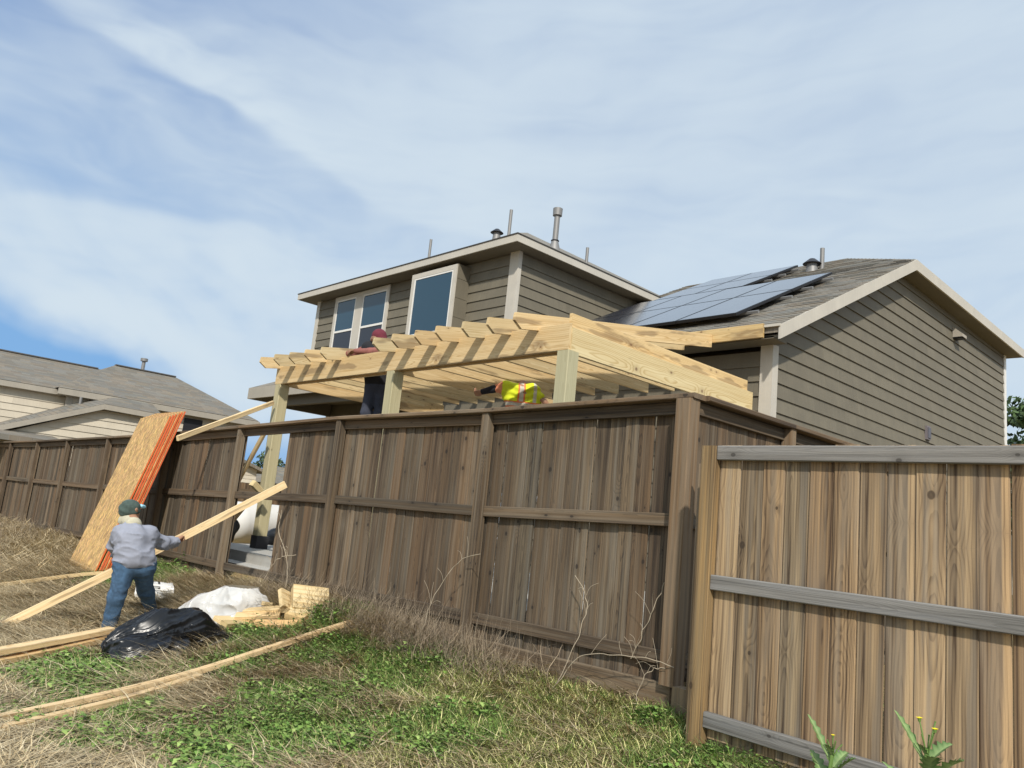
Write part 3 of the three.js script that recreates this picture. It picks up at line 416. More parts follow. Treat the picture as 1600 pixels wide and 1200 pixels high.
// ------------------------------------------------------------------ neighbours and distance
{
  const N = thing('house', 'cream sided neighbour house with grey brown hipped roof beyond the far fence', 'house', [-28, .5, -7]);
  const uf = (q, f) => (f.side ? [q.x / SH, (-q.z * 1.1) / SH] : [q.z / SH, (q.x * 1.1) / SH]), nx = V(1, 0, 0), az = V(0, 0, -1), sd = (a) => { a.side = true; return a; };
  const wall = (x, z0, z1, y1) => { put(N, 'wall', box(x - 4, x - .004, .3, y1, z1, z0), WALLBACK2); for (let y = 1.4; y < y1 - .02; y += .2) lap(N, CREAM, V(x, 0, z0), az, nx, y, Math.min(y + .2, y1), 0, z0 - z1, 0, z0 - z1); };
  wall(-26.2, 1, -6.5, 4.05); wall(-25.85, -6.5, -12.1, 4.05);
  trimBox(N, 'corner_board', -25.9, -25.81, .3, 4.05, -6.58, -6.4, TRIM2);
  // main roofs: a long one and a hipped one in front of it
  put(N, 'roof', facets([[V(-26.0, 4.2, 3), V(-26.0, 4.2, -7), V(-29.2, 5.42, -9), V(-29.2, 5.42, 3)], [V(-29.2, 5.42, 3), V(-29.2, 5.42, -9), V(-32.4, 4.2, -9), V(-32.4, 4.2, 3)]], uf), ROOF2);
  const h = [V(-25.6, 4.22, -6.1), V(-25.6, 4.22, -12.35), V(-28.9, 5.62, -10.5), V(-28.9, 5.62, -8.45), V(-32.2, 4.22, -12.35), V(-32.2, 4.22, -6.1)];
  put(N, 'roof', facets([[h[0], h[1], h[2], h[3]], sd([h[1], h[4], h[2]]), sd([h[5], h[0], h[3]]), [h[5], h[3], h[2], h[4]]], uf), ROOF2);
  put(N, 'ridge_cap', timber(V(-29.2, 5.43, 3), V(-29.2, 5.43, -8), .2, .04, { hint: XA }), std(.09, .085, .08, .9));
  put(N, 'ridge_cap', timber(V(-28.9, 5.63, -8.45), V(-28.9, 5.63, -10.5), .2, .04, { hint: XA }), std(.09, .085, .08, .9));
  put(N, 'fascia', uvm(box(-26.03, -25.98, 4.03, 4.185, -6.3, 3)), TRIM2); put(N, 'soffit', box(-26.2, -26.03, 4.02, 4.05, -6.3, 3), TRIM2);
  put(N, 'fascia', uvm(box(-25.64, -25.58, 4.03, 4.205, -12.35, -6.1)), TRIM2); put(N, 'soffit', box(-25.85, -25.64, 4.02, 4.05, -12.3, -6.1), TRIM2); put(N, 'fascia', uvm(box(-32, -25.6, 4.03, 4.2, -12.39, -12.35)), TRIM2);
  put(N, 'window', box(-25.83, -25.80, 3.2, 3.95, -10.5, -9.9), DARKMETAL);
  { const f = pipe(N, 'flue_pipe', -28.9, 5.5, 5.98, -9.35, .06); const c = new THREE.CylinderGeometry(.12, .12, .1, 14); c.translate(-28.9, 6.0, -9.35); put(f, 'cap', c, GALV); }
  pipe(N, 'vent_pipe', -25.5, 3.7, 4.02, -6.7, .04);
  // lower wing towards us
  const X = -24.8, pts = [[-4.6, 2.6], [-7.1, 3.68], [-8.6, 3.68], [-8.6, .3], [-4.6, .3]].map(([z, y]) => V(X - .004, y, z)), bk = pts.map((p) => V(-26.2, p.y, p.z)), wf = [pts, bk.slice().reverse()]; for (let i = 0; i < 5; i++) { const k = (i + 1) % 5; wf.push([pts[i], bk[i], bk[k], pts[k]]); }
  put(N, 'wall', facets(wf), WALLBACK2);
  for (let y = 1.4; y < 3.6; y += .2) { const s = (yy) => Math.max(0, (yy - 2.6) / 1.08 * 2.5); lap(N, CREAM, V(X, 0, -4.6), az, nx, y, y + .2, s(y), 4, s(y + .2), 4); }
  const L = [V(-24.6, 2.7, -4.3), V(-24.6, 3.86, -7.12), V(-24.6, 3.82, -8.75), V(-26.4, 4.5, -8.75), V(-26.4, 4.4, -7.8), V(-26.4, 2.7, -4.3)];
  put(N, 'roof', facets([sd([L[0], L[1], L[4], L[5]]), [L[1], L[2], L[3], L[4]], ...slab([L[0], L[1], V(-24.9, 3.86, -7.12), V(-24.9, 2.7, -4.3)], .06).slice(1)], uf), ROOF2);
  put(N, 'rake_board', facets(slab([V(-24.58, 2.69, -4.28), V(-24.58, 3.85, -7.12), V(-24.62, 3.85, -7.12), V(-24.62, 2.69, -4.28)], .15), (p) => [p.z, p.y]), TRIM2);
  put(N, 'eave_board', facets(slab([V(-24.58, 3.85, -7.122), V(-24.58, 3.81, -8.75), V(-24.62, 3.81, -8.75), V(-24.62, 3.85, -7.122)], .15), (p) => [p.z, p.y]), TRIM2);
  put(N, 'soffit', facets(slab([V(-24.62, 2.6, -4.3), V(-24.62, 3.72, -7.12), V(X, 3.72, -7.12), V(X, 2.6, -4.3)], .02)), TRIM2);
  put(N, 'soffit', facets(slab([V(-24.62, 3.72, -7.13), V(-24.62, 3.70, -8.7), V(X, 3.70, -8.7), V(X, 3.72, -7.13)], .02)), TRIM2);
  put(N, 'porch_roof', facets(slab([V(-23.3, 2.62, -2), V(-23.3, 2.56, -6.0), V(-24.8, 2.75, -6.0), V(-24.8, 2.75, -2)], .14), uf), ROOF2);
  put(N, 'porch_post', box(-23.55, -23.42, .3, 2.5, -5.3, -5.17), WHITE);
}
{ // seen through the gap: a tan house, its roof, a back fence
  const N = thing('house', 'small tan house seen far off through the gap in the fence', 'house', [-41, .5, -18]);
  put(N, 'wall', box(-44, -40, .3, 3.2, -19.6, -17.5), WALLBACK2); for (let y = 1.6; y < 3.1; y += .2) lap(N, CREAM, V(-40, 0, -17.5), V(0, 0, -1), XA, y, y + .2, 0, 2.1, 0, 2.1);
  put(N, 'roof', facets(slab([V(-39.6, 4.1, -17.0), V(-39.6, 3.1, -20.0), V(-44, 3.1, -20.0), V(-44, 4.1, -17.0)], .16), (q) => [q.x / SH, q.z / SH]), ROOF2);
  const M2 = thing('house', 'low grey roofed house beside the distant tree seen through the gap', 'house', [-50, .5, -26]);
  put(M2, 'wall', box(-52, -48, .3, 2.7, -31, -24.6), WALLBACK); put(M2, 'roof', facets([[V(-47.6, 2.7, -24), V(-47.6, 2.7, -32), V(-50, 3.9, -30), V(-50, 3.9, -26)], [V(-47.6, 2.7, -24), V(-50, 3.9, -26), V(-52.4, 2.7, -24)], [V(-52.4, 2.7, -24), V(-50, 3.9, -26), V(-50, 3.9, -30), V(-52.4, 2.7, -32)]], (q) => [q.z / SH, q.x / SH]), ROOF2);
  const F = thing('wooden_fence', 'distant brown plank fence at the back of the yard seen through the gap', 'fence', [-21, .6, -11]); const R = rng(5);
  for (let z = -9; z > -16; z -= .15) put(F, 'board', timber(V(-21.5, .55, z), V(-21.5, 2.0 + R() * .02, z), .148, .02, { atlas: OLD, col: Math.floor(R() * 16), tone: [1.3, 1.2, 1.1], hint: ZA }), OLD.mat);
  for (const y of [.9, 1.8]) put(F, 'rail', timber(V(-21.46, y, -9), V(-21.46, y, -16), .09, .04, { atlas: OLD, col: 4, hint: UP }), OLD.mat);
}
// trees: trunk, limbs and a crown of leaf-sized faces in clumps
function tree(label, base, h, cr, seed, leaf, greens, cy = .62, n = 2600, cone = 0) {
  const R = rng(seed), T = thing('tree', label, 'tree', base), B = V(...base), limbs = [], up = V(0, 1, 0), clumps = [];
  const tube = (a, b, r) => { const m = a.clone().lerp(b, .5).add(V((R() - .5) * .3, 0, (R() - .5) * .3)); return new THREE.TubeGeometry(new THREE.CatmullRomCurve3([a, m, b]), 6, r, 6); };
  limbs.push(tube(B, B.clone().addScaledVector(up, h * .7), h * .022)); limbs.push(tube(B.clone().addScaledVector(up, h * .5), B.clone().addScaledVector(up, h * .93), h * .011));
  for (let i = 0; i < 22; i++) { const f = R(), a = R() * 6.283, y = h * (cy - .3 + .62 * f), rr = cr * (cone ? (1.1 - f) : Math.sqrt(Math.max(.1, 1 - Math.pow(f * 1.9 - .95, 2)))) * (.55 + .5 * R()); const c = B.clone().add(V(Math.cos(a) * rr, y, Math.sin(a) * rr)); clumps.push([c, cr * (.2 + .2 * R())]); limbs.push(tube(B.clone().addScaledVector(up, y * .75), c, h * .006)); }
  put(T, 'trunk', mergeGeometries(limbs), std(.07, .055, .042, .95));
  const p = [], col = []; for (let i = 0; i < n; i++) { const [c, r] = clumps[Math.floor(R() * clumps.length)], d = V(R() - .5, (R() - .5) * .8, R() - .5).normalize().multiplyScalar(r * Math.pow(R(), .45)), q = c.clone().add(d), a = V(R() - .5, R() - .5, R() - .5).normalize().multiplyScalar(leaf * (.6 + R())), b = V(R() - .5, R() - .5, R() - .5).cross(a).normalize().multiplyScalar(leaf * .5); const k = greens[Math.floor(R() * greens.length)], v = .8 + .4 * R(); const P = [q.clone().sub(a), q.clone().add(b), q.clone().add(a), q.clone().sub(b)]; for (const t of [0, 1, 2, 0, 2, 3]) { p.push(P[t].x, P[t].y, P[t].z); col.push(k[0] * v, k[1] * v, k[2] * v); } }
  put(T, 'crown', finish(p, null, col), new THREE.MeshStandardMaterial({ vertexColors: true, roughness: .8, side: THREE.DoubleSide }));
}
tree('green leafy tree at the right edge beyond the house corner', [-8.9, .3, -41], 8.8, 2.2, 31, .16, [[.05, .09, .03], [.07, .12, .04], [.035, .065, .025]], .7, 5200);
tree('green tree in the distance seen through the gap in the fence', [-57, .3, -29], 4.9, 1.7, 37, .14, [[.05, .08, .035], [.07, .1, .045]], .6, 2200);
{ const B = thing('house', 'pale low building at the right edge beneath the tree', 'house', [-11, .3, -45]); put(B, 'wall', box(-14, -6, .3, 7.5, -48, -45), CREAM.clone()); B.children[0].material.vertexColors = false; put(B, 'roof', facets(slab([V(-5.5, 7.5, -44.5), V(-14.5, 7.5, -44.5), V(-14.5, 7.9, -46.5), V(-5.5, 7.9, -46.5)], .12), (q) => [q.x / SH, q.z / SH]), ROOF2); }

// ------------------------------------------------------------------ sheets leaning on the fence
{
  const osb = canvasTex(1024, 2048, (g, w, h) => { const R = rng(301); g.fillStyle = 'rgb(170,136,88)'; g.fillRect(0, 0, w, h); for (let i = 0; i < 9000; i++) { const k = .72 + R() * .5, r = 192 * k, gg = (150 + R() * 14) * k, b = (96 + R() * 18) * k; g.save(); g.translate(R() * w, R() * h); g.rotate((R() - .5) * 1.5 + Math.PI / 2); g.fillStyle = `rgba(${r | 0},${gg | 0},${b | 0},.75)`; const L = 40 + R() * 70, t = 6 + R() * 17; g.fillRect(-L / 2, -t / 2, L, t); g.fillStyle = 'rgba(70,42,18,.28)'; g.fillRect(-L / 2, t / 2 - 1.5, L, 1.5); g.restore(); } });
  const face = new THREE.MeshStandardMaterial({ map: osb, bumpMap: osb, bumpScale: .002, roughness: .8, side: THREE.DoubleSide }), R = rng(311);
  const names = ['front sheet of', 'second sheet from the front in', 'third sheet from the front in', 'fourth sheet from the front in', 'fifth sheet from the front in', 'rearmost sheet, against the fence, in'];
  for (let i = 0; i < 6; i++) {
    const zb = -3.74 - .037 * i - (i ? .02 : 0), zt = -4.395 - .036 * i, xo = i ? .012 * i + (R() - .5) * .03 : 0, L = 2.44, d = V(0, 2.35, zt - zb).normalize(), b = V(-12.61 + xo, 2.68 + .02 * i, zt).addScaledVector(d, -L);
    const n = XA.clone().cross(d).negate(), hw = .61, th = .011, c = (x, l, o) => b.clone().add(V(x, 0, 0)).addScaledVector(d, l).addScaledVector(n, o), q = (o) => [c(-hw, 0, o), c(hw, 0, o), c(hw, L, o), c(-hw, L, o)], f = q(th), k = q(-th);
    const T = thing('sheathing_sheet', names[i] + ' the red edged strand board stack leaning on the fence', 'wood sheet', [b.x, b.y, b.z], 'strand board sheets leaning on the fence');
    const uvq = (p, ff) => { const t = ff.indexOf(p); return [[0, 0], [1, 0], [1, 1], [0, 1]][t]; };
    put(T, 'panel', facets([f, k.slice().reverse()], uvq), face);
    const e = []; for (let s = 0; s < 4; s++) { const u = (s + 1) % 4; e.push([f[s], k[s], k[u], f[u]]); }
    put(T, 'painted_edge', facets(e), std(.6 + R() * .12, .11 + R() * .05, .04, .6));
  }
}
// ------------------------------------------------------------------ lumber
function pathTimber(pts, w, t, tn, seed, hint = UP, flat = true) { // a long board that sags over the ground: swept along points
  const cv = new THREE.CatmullRomCurve3(pts), n = Math.max(2, pts.length * 3), P = cv.getPoints(n), g = [], R = rng(seed), col = Math.floor(R() * 16), v = R(); let l = 0;
  const pos = [], uv = [], cc = []; const ring = P.map((p, i) => { const d = (P[i + 1] || p).clone().sub(P[i - 1] || p).normalize(), ax = hint.clone().addScaledVector(d, -hint.dot(d)).normalize(), bx = ax.clone().cross(d); if (i) l += p.distanceTo(P[i - 1]); return { c: [[-1, -1], [1, -1], [1, 1], [-1, 1]].map(([a, b]) => p.clone().addScaledVector(ax, a * w / 2).addScaledVector(bx, b * t / 2)), l }; });
  const q = (a, b, c2, d2, ua, ub, la, lb) => { const A = [[a, ua, la], [b, ub, la], [c2, ub, lb], [a, ua, la], [c2, ub, lb], [d2, ua, lb]]; for (const [p, u, ll] of A) { pos.push(p.x, p.y, p.z); uv.push((col + .05 + .9 * u) / 16, v + ll / PINE.vlen); cc.push(...tn); } };
  for (let i = 0; i + 1 < ring.length; i++) for (let s = 0; s < 4; s++) { const k = (s + 1) % 4; q(ring[i].c[s], ring[i].c[k], ring[i + 1].c[k], ring[i + 1].c[s], s % 2 ? 0 : 0, s % 2 ? .35 : 1, ring[i].l, ring[i + 1].l); }
  for (const r of [ring[0], ring[ring.length - 1]]) q(r.c[0], r.c[1], r.c[2], r.c[3], .2, .5, r.l, r.l + .1);
  return finish(pos, uv, cc);
}
const lum = (label, pts, w, t, tn, seed, hint = UP, group) => single('lumber', label, 'lumber', pathTimber(pts.map((p) => V(...p)), w, t, tn, seed, hint), PINE.mat, group);
const gy = (x, z, d = 0) => [x, G(x, z) + d, z];
const LINES = [[gy(-5.42, -.35, .06), gy(-5.8, -1.43, .07), gy(-6.15, -2.64, .07), gy(-6.36, -3.73, .08), gy(-6.42, -4.3, .06)], [gy(-5.2, -.35, .06), gy(-5.57, -1.39, .065), gy(-5.93, -2.3, .07), gy(-6.08, -2.78, .07)], [gy(-6.75, -.4, .13), gy(-7.52, -1.78, .15), gy(-8.0, -2.75, .14)], [gy(-6.7, -.4, .075), gy(-7.47, -1.78, .09), gy(-7.96, -2.78, .08)], [gy(-11.6, -1.6, .07), gy(-11.95, -2.65, .09), gy(-11.81, -3.57, .1), gy(-11.32, -4.25, .08)], [gy(-7.0, -4.1), gy(-7.45, -3.6)], [gy(-8.3, -3.3), gy(-7.5, -3.95)], [gy(-7.3, -2.65), gy(-7.1, -3.25)], [gy(-8.4, -2.85), gy(-8.6, -2.94)], [gy(-8.75, -3.37), gy(-8.92, -3.46)], [gy(-9.95, -3.85), gy(-9.7, -3.7)]];
function trodden(x, z) { let m = 9; LINES.forEach((L, k) => { for (let i = 0; i + 1 < L.length; i++) { const [ax, , az] = L[i], [bx, , bz] = L[i + 1], dx = bx - ax, dz = bz - az, t = clamp(((x - ax) * dx + (z - az) * dz) / (dx * dx + dz * dz)); m = Math.min(m, Math.hypot(x - ax - dx * t, z - az - dz * t) - (k > 6 ? .16 : k > 4 ? .1 : 0)); } }); return m; }   // distance to what lies pressed on the grass
lum('long pale board carried on a slant by the man in the grey hoodie', [[-8.42, 1.8, -4.5], [-8.84, .94, -3.31], [-9.3, .03, -2.0]], .08, .05, [1.25, 1.3, 1.42], 1, V(0, 1, .2));
lum('long thin board in the foreground grass, the farther of the side by side pair', LINES[0], .036, .06, [1.25, 1.28, 1.4], 2);
lum('long thin board in the foreground grass, the nearer of the side by side pair', LINES[1], .036, .06, [1.2, 1.22, 1.3], 3);
lum('upper board of the pair ending under the black bag', LINES[2], .04, .12, [1.15, 1.14, 1.16], 4);
lum('lower board of the pair ending under the black bag', LINES[3], .04, .12, [1.08, 1.02, .95], 5);
lum('weathered board lying in dry grass behind the man with the hoodie', LINES[4], .04, .09, [1.1, 1.06, 1.0], 6);
lum('short scrap of board in the grass left of the black bag', [gy(-8.0, -2.05, .04), gy(-8.1, -2.4, .05)], .03, .1, [1, .96, .85], 7);
// off-cuts beside the plastic
const scrap = (label, x, z, yaw, L, w, t, lift, tilt, tn, seed, hint = V(.28, .9, .12)) => { const d = V(Math.cos(yaw), tilt, Math.sin(yaw)).normalize(), c = V(x, G(x, z) + lift, z); lum(label, [c.clone().addScaledVector(d, -L / 2).toArray(), c.clone().addScaledVector(d, L / 2).toArray()], t, w, tn, seed, hint, 'pine off-cuts beside the fence'); };
scrap('wide square pine off-cut on top of the scrap pile nearest the fence', -7.2, -4.3, 1.9, .36, .28, .1, .12, .06, [1.12, 1.13, 1.14], 11, V(.75, .8, .3));
scrap('square pine off-cut under the topmost one of the scrap pile', -7.12, -4.25, 2.2, .34, .27, .08, .05, .06, [1.08, 1.08, 1.05], 12, V(.5, .9, .2));
scrap('pine block tilted against the left side of the scrap pile', -7.36, -4.2, 1.3, .36, .2, .05, .1, .35, [1.15, 1.16, 1.18], 13, V(.8, .7, .3));
scrap('small pine block in front of the scrap pile', -7.08, -4.12, 2.6, .2, .16, .05, .05, .1, [.98, .92, .8], 14);
scrap('long narrow off-cut propped between the scrap pile and the plastic', -7.35, -4.02, 2.25, .62, .09, .04, .09, -.16, [1.1, 1.1, 1.1], 15);
scrap('thick off-cut beside the propped narrow one', -7.38, -3.86, 2.2, .42, .11, .06, .07, -.12, [1.12, 1.1, 1.08], 16);
scrap('orange brown off-cut lying lowest in front of the pile', -7.05, -3.88, 2.3, .4, .12, .035, .045, -.08, [1.1, .95, .82], 17);
scrap('pair end off-cut emerging from under the clear plastic sheet', -7.5, -3.68, 1.3, .4, .13, .04, .06, .06, [1.15, 1.14, 1.1], 18);
scrap('short off-cut next to the edge of the clear plastic sheet', -7.36, -3.66, 1.25, .36, .09, .04, .055, .05, [1.0, .95, .82], 19);
scrap('stub of pine against the right corner of the plastic sheet', -7.62, -4.08, .6, .24, .11, .04, .09, .2, [1.05, 1.0, .9], 20);

// ------------------------------------------------------------------ soft shapes: signed distance meshed by surface nets
function nets(sdf, mn, mx, cell) {
  const nx = Math.ceil((mx[0] - mn[0]) / cell) + 1, ny = Math.ceil((mx[1] - mn[1]) / cell) + 1, nz = Math.ceil((mx[2] - mn[2]) / cell) + 1, F = new Float32Array(nx * ny * nz), I = (i, j, k) => i + nx * (j + ny * k);
  for (let k = 0; k < nz; k++) for (let j = 0; j < ny; j++) for (let i = 0; i < nx; i++) F[I(i, j, k)] = sdf(mn[0] + i * cell, mn[1] + j * cell, mn[2] + k * cell);
  const id = new Int32Array(nx * ny * nz).fill(-1), pos = [], idx = [];
  for (let k = 0; k < nz - 1; k++) for (let j = 0; j < ny - 1; j++) for (let i = 0; i < nx - 1; i++) {
    let s = 0, x = 0, y = 0, z = 0; const c = (a, b, e) => F[I(i + a, j + b, k + e)];
    const ed = (a1, b1, c1, a2, b2, c2) => { const p = c(a1, b1, c1), q = c(a2, b2, c2); if ((p < 0) !== (q < 0)) { const t = p / (p - q); x += a1 + (a2 - a1) * t; y += b1 + (b2 - b1) * t; z += c1 + (c2 - c1) * t; s++; } };
    ed(0, 0, 0, 1, 0, 0); ed(0, 1, 0, 1, 1, 0); ed(0, 0, 1, 1, 0, 1); ed(0, 1, 1, 1, 1, 1); ed(0, 0, 0, 0, 1, 0); ed(1, 0, 0, 1, 1, 0); ed(0, 0, 1, 0, 1, 1); ed(1, 0, 1, 1, 1, 1); ed(0, 0, 0, 0, 0, 1); ed(1, 0, 0, 1, 0, 1); ed(0, 1, 0, 0, 1, 1); ed(1, 1, 0, 1, 1, 1);
    if (s) { id[I(i, j, k)] = pos.length / 3; pos.push(mn[0] + (i + x / s) * cell, mn[1] + (j + y / s) * cell, mn[2] + (k + z / s) * cell); }
  }
  const quad = (a, b, c, d, flip) => { if (a < 0 || b < 0 || c < 0 || d < 0) return; if (flip) idx.push(a, c, b, a, d, c); else idx.push(a, b, c, a, c, d); };
  for (let k = 1; k < nz - 1; k++) for (let j = 1; j < ny - 1; j++) for (let i = 1; i < nx - 1; i++) {
    const f = F[I(i, j, k)] < 0;
    if (f !== (F[I(i + 1, j, k)] < 0)) quad(id[I(i, j - 1, k - 1)], id[I(i, j, k - 1)], id[I(i, j, k)], id[I(i, j - 1, k)], !f);
    if (f !== (F[I(i, j + 1, k)] < 0)) quad(id[I(i - 1, j, k - 1)], id[I(i - 1, j, k)], id[I(i, j, k)], id[I(i, j, k - 1)], !f);
    if (f !== (F[I(i, j, k + 1)] < 0)) quad(id[I(i - 1, j - 1, k)], id[I(i, j - 1, k)], id[I(i, j, k)], id[I(i - 1, j, k)], !f);
  }
  const g = new THREE.BufferGeometry(); g.setAttribute('position', new THREE.Float32BufferAttribute(pos, 3)); g.setIndex(idx); g.computeVertexNormals(); return g;
}
const smin = (a, b, k) => { const h = Math.max(k - Math.abs(a - b), 0) / k; return Math.min(a, b) - h * h * k * .25; };
function cone(px, py, pz, s) { const [ax, ay, az, bx, by, bz, ra, rb] = s, dx = bx - ax, dy = by - ay, dz = bz - az, l2 = dx * dx + dy * dy + dz * dz || 1e-9, t = clamp(((px - ax) * dx + (py - ay) * dy + (pz - az) * dz) / l2); return Math.hypot(px - ax - dx * t, py - ay - dy * t, pz - az - dz * t) - (ra + (rb - ra) * t); }
const bones = (list) => list.map(([a, b, ra, rb]) => [...a, ...b, ra, rb ?? ra]);
const solidOf = (bs, k) => (x, y, z) => { let d = 9; for (const s of bs) d = smin(d, cone(x, y, z, s), k); return d; };
function meshOf(bs, k, cell, extra) { const mn = [9, 9, 9], mx = [-99, -99, -99]; for (const s of bs) for (const [o, r] of [[0, s[6]], [3, s[7]]]) for (let i = 0; i < 3; i++) { mn[i] = Math.min(mn[i], s[o + i] - r - .04); mx[i] = Math.max(mx[i], s[o + i] + r + .04); } if (mn[0] === 9) throw new Error('no bones'); const f = solidOf(bs, k); return nets(extra ? (x, y, z) => extra(f(x, y, z), x, y, z) : f, mn, mx, cell); }
{ // black rubbish bag, full and creased
  const c = V(-7.42, .2, -3.02), bs = bones([[[-7.32, .24, -2.66], [-7.3, .31, -2.9], .17, .2], [[-7.3, .31, -2.9], [-7.26, .36, -3.16], .2, .17], [[-7.26, .36, -3.16], [-7.12, .30, -3.46], .15, .05], [[-7.12, .19, -2.64], [-6.98, .2, -3.0], .15, .14], [[-7.46, .24, -2.76], [-7.42, .3, -3.08], .16, .15]]);
  const rg = (x, y, z) => { const r = 1 - Math.abs(2 * n3(x, y, z) - 1); return r * r * r; };
  const g = meshOf(bs, .1, .010, (d, x, y, z) => { const wx = x + .10 * n3(x * 5, y * 5, z * 5), wy = y + .10 * n3(x * 5 + 9, y * 5, z * 5), wz = z + .06 * n3(x * 4, y * 4 + 5, z * 4); const ag = Math.atan2(wy - .2, wx + 7.3); return d + .014 - .03 * rg(ag * 2.2 + wx * 3, wy * 4, wz * 2 + 2) - .028 * rg(ag * 6 + wz * 4, wy * 3 + wx * 5, wz * 2.2) - .014 * rg(ag * 15 + wz * 9, wx * 6, wz * 4); });
  single('rubbish_bag', 'full black plastic rubbish bag lying creased in the grass by the clear sheet', 'bag', g, new THREE.MeshPhysicalMaterial({ color: new THREE.Color().setRGB(.006, .0065, .008), roughness: .3, ior: 1.5, side: THREE.DoubleSide }));
}
{ // clear plastic sheeting, a puffed and crumpled heap
  const bs = bones([[[-8.4, .24, -3.22], [-7.98, .38, -3.58], .03, .17], [[-7.98, .38, -3.58], [-7.78, .47, -3.86], .18, .2], [[-7.78, .47, -3.86], [-7.66, .4, -4.02], .19, .1], [[-7.95, .27, -3.45], [-7.55, .3, -3.75], .1, .07], [[-8.2, .25, -3.3], [-7.8, .26, -3.5], .06, .08]]);
  const rg = (x, y, z) => { const r = 1 - Math.abs(2 * n3(x, y, z) - 1); return r * r * r; };
  const g = meshOf(bs, .12, .011, (d, x, y, z) => { const wx = x + .12 * n3(x * 4, y * 4, z * 4), wz = z + .12 * n3(x * 4 + 9, y * 4, z * 4); return d + .03 - .085 * rg(wx * 2.6, y * 2.6, wz * 2.6) - .03 * rg(wx * 6, y * 6 + 3, wz * 5) - .012 * rg(wx * 13, y * 12, wz * 11); });
  single('plastic_sheet', 'crumpled translucent white plastic sheeting heaped behind the black bag', 'plastic sheet', g, new THREE.MeshPhysicalMaterial({ color: new THREE.Color().setRGB(.93, .93, .92), roughness: .24, transmission: .5, thickness: 0, ior: 1.45, side: THREE.DoubleSide }));
}
{ // white printed sack
  const g = new THREE.BoxGeometry(.5, .19, .42, 18, 8, 14), p = g.attributes.position; for (let i = 0; i < p.count; i++) { const x = p.getX(i) / .25, y = p.getY(i) / .095, z = p.getZ(i) / .21; const e = (1 - .35 * x * x) * (1 - .35 * z * z), w = (n3(x * 2 + 5, y * 2, z * 2) - .5) * .05; p.setXYZ(i, p.getX(i) * (1 - .05 * y * y) + w * .3, p.getY(i) * (.55 + .5 * e) + w * .5, p.getZ(i) * (1 - .08 * y * y) + w * .3); } g.computeVertexNormals();
  const tex = canvasTex(512, 256, (c, w, h) => { c.fillStyle = '#e4e4e2'; c.fillRect(0, 0, w, h); c.fillStyle = '#26272b'; c.fillRect(30, 96, 450, 16); c.fillRect(150, 24, 170, 44); c.fillStyle = '#e4e4e2'; c.fillRect(164, 34, 142, 8); c.fillRect(190, 50, 96, 8); c.fillStyle = '#7f868c'; for (let i = 0; i < 7; i++) { c.fillRect(44 + i * 62, 132, 10, 66); c.fillRect(60 + i * 62, 140 + (i % 3) * 14, 22, 7); } c.fillStyle = '#b9bcc0'; for (let i = 0; i < 5; i++) c.fillRect(40, 210 + i * 8, 300 - i * 30, 3); }, true, false);
  g.rotateY(-.35); g.rotateZ(.06); g.translate(-9.86, G(-9.86, -3.78) + .1, -3.78);
  single('cement_sack', 'white printed sack lying in the dry grass behind the man', 'sack', g, new THREE.MeshStandardMaterial({ map: tex, roughness: .45, side: THREE.DoubleSide }));
}
{ // yard things seen through the gap
  const g = new THREE.CapsuleGeometry(.4, 1.5, 10, 28); g.rotateX(Math.PI / 2); g.rotateY(.35); g.translate(-14.6, 1.12, -7.45);
  const T = thing('storage_tank', 'white horizontal tank in the yard behind the gap in the fence', 'tank', [-14.6, .66, -7.45]); put(T, 'shell', g, std(.78, .77, .74, .4)); for (const s of [-.5, .5]) put(T, 'foot', box(-14.85, -14.35, .64, .8, -7.5 + s, -7.4 + s), DARKMETAL);
  const dark = new THREE.MeshPhysicalMaterial({ color: new THREE.Color().setRGB(.008, .009, .011), roughness: .3, side: THREE.DoubleSide });
  const bag = (label, x, y, z, r, s) => single('rubbish_bag', label, 'bag', meshOf(bones([[[x, y + r * .8, z], [x, y + r * 1.3, z - .1], r, r * .8], [[x + .1, y + r * .6, z + .1], [x - .1, y + r * .6, z], r * .7, r * .7]]), .08, .03, (d, a, b, c) => d + .03 * (1 - Math.abs(2 * n3(a * 8 + s, b * 8, c * 8) - 1))), dark);
  bag('black bag in the yard left of the patio post, seen through the gap', -13.1, .75, -5.95, .26, 1); bag('dark bundle in the yard right of the patio post, seen through the gap', -13.4, .72, -7.0, .2, 5);
  lum('timber offcut lying behind the patio slab seen through the gap', [[-12.9, .78, -6.6], [-11.9, .84, -7.3]], .06, .2, [.9, .82, .68], 41);
  const R = rng(77), gs = []; for (let i = 0; i < 2; i++) { const x = -13.3 + i * .5, z = -7.1 - i * .1; gs.push(new THREE.TubeGeometry(new THREE.CatmullRomCurve3([V(x, .9, z), V(x + .1, 1.25, z), V(x - .02, 1.6, z), V(x + .03, 2.1, z)]), 14, .022, 6)); }
  for (let i = 0; i < 2; i++) single('hanging_rope', i ? 'dark rope hanging beside the white tank, the right one' : 'dark rope hanging beside the white tank, the left one', 'rope', gs[i], std(.05, .05, .055, .8));
}
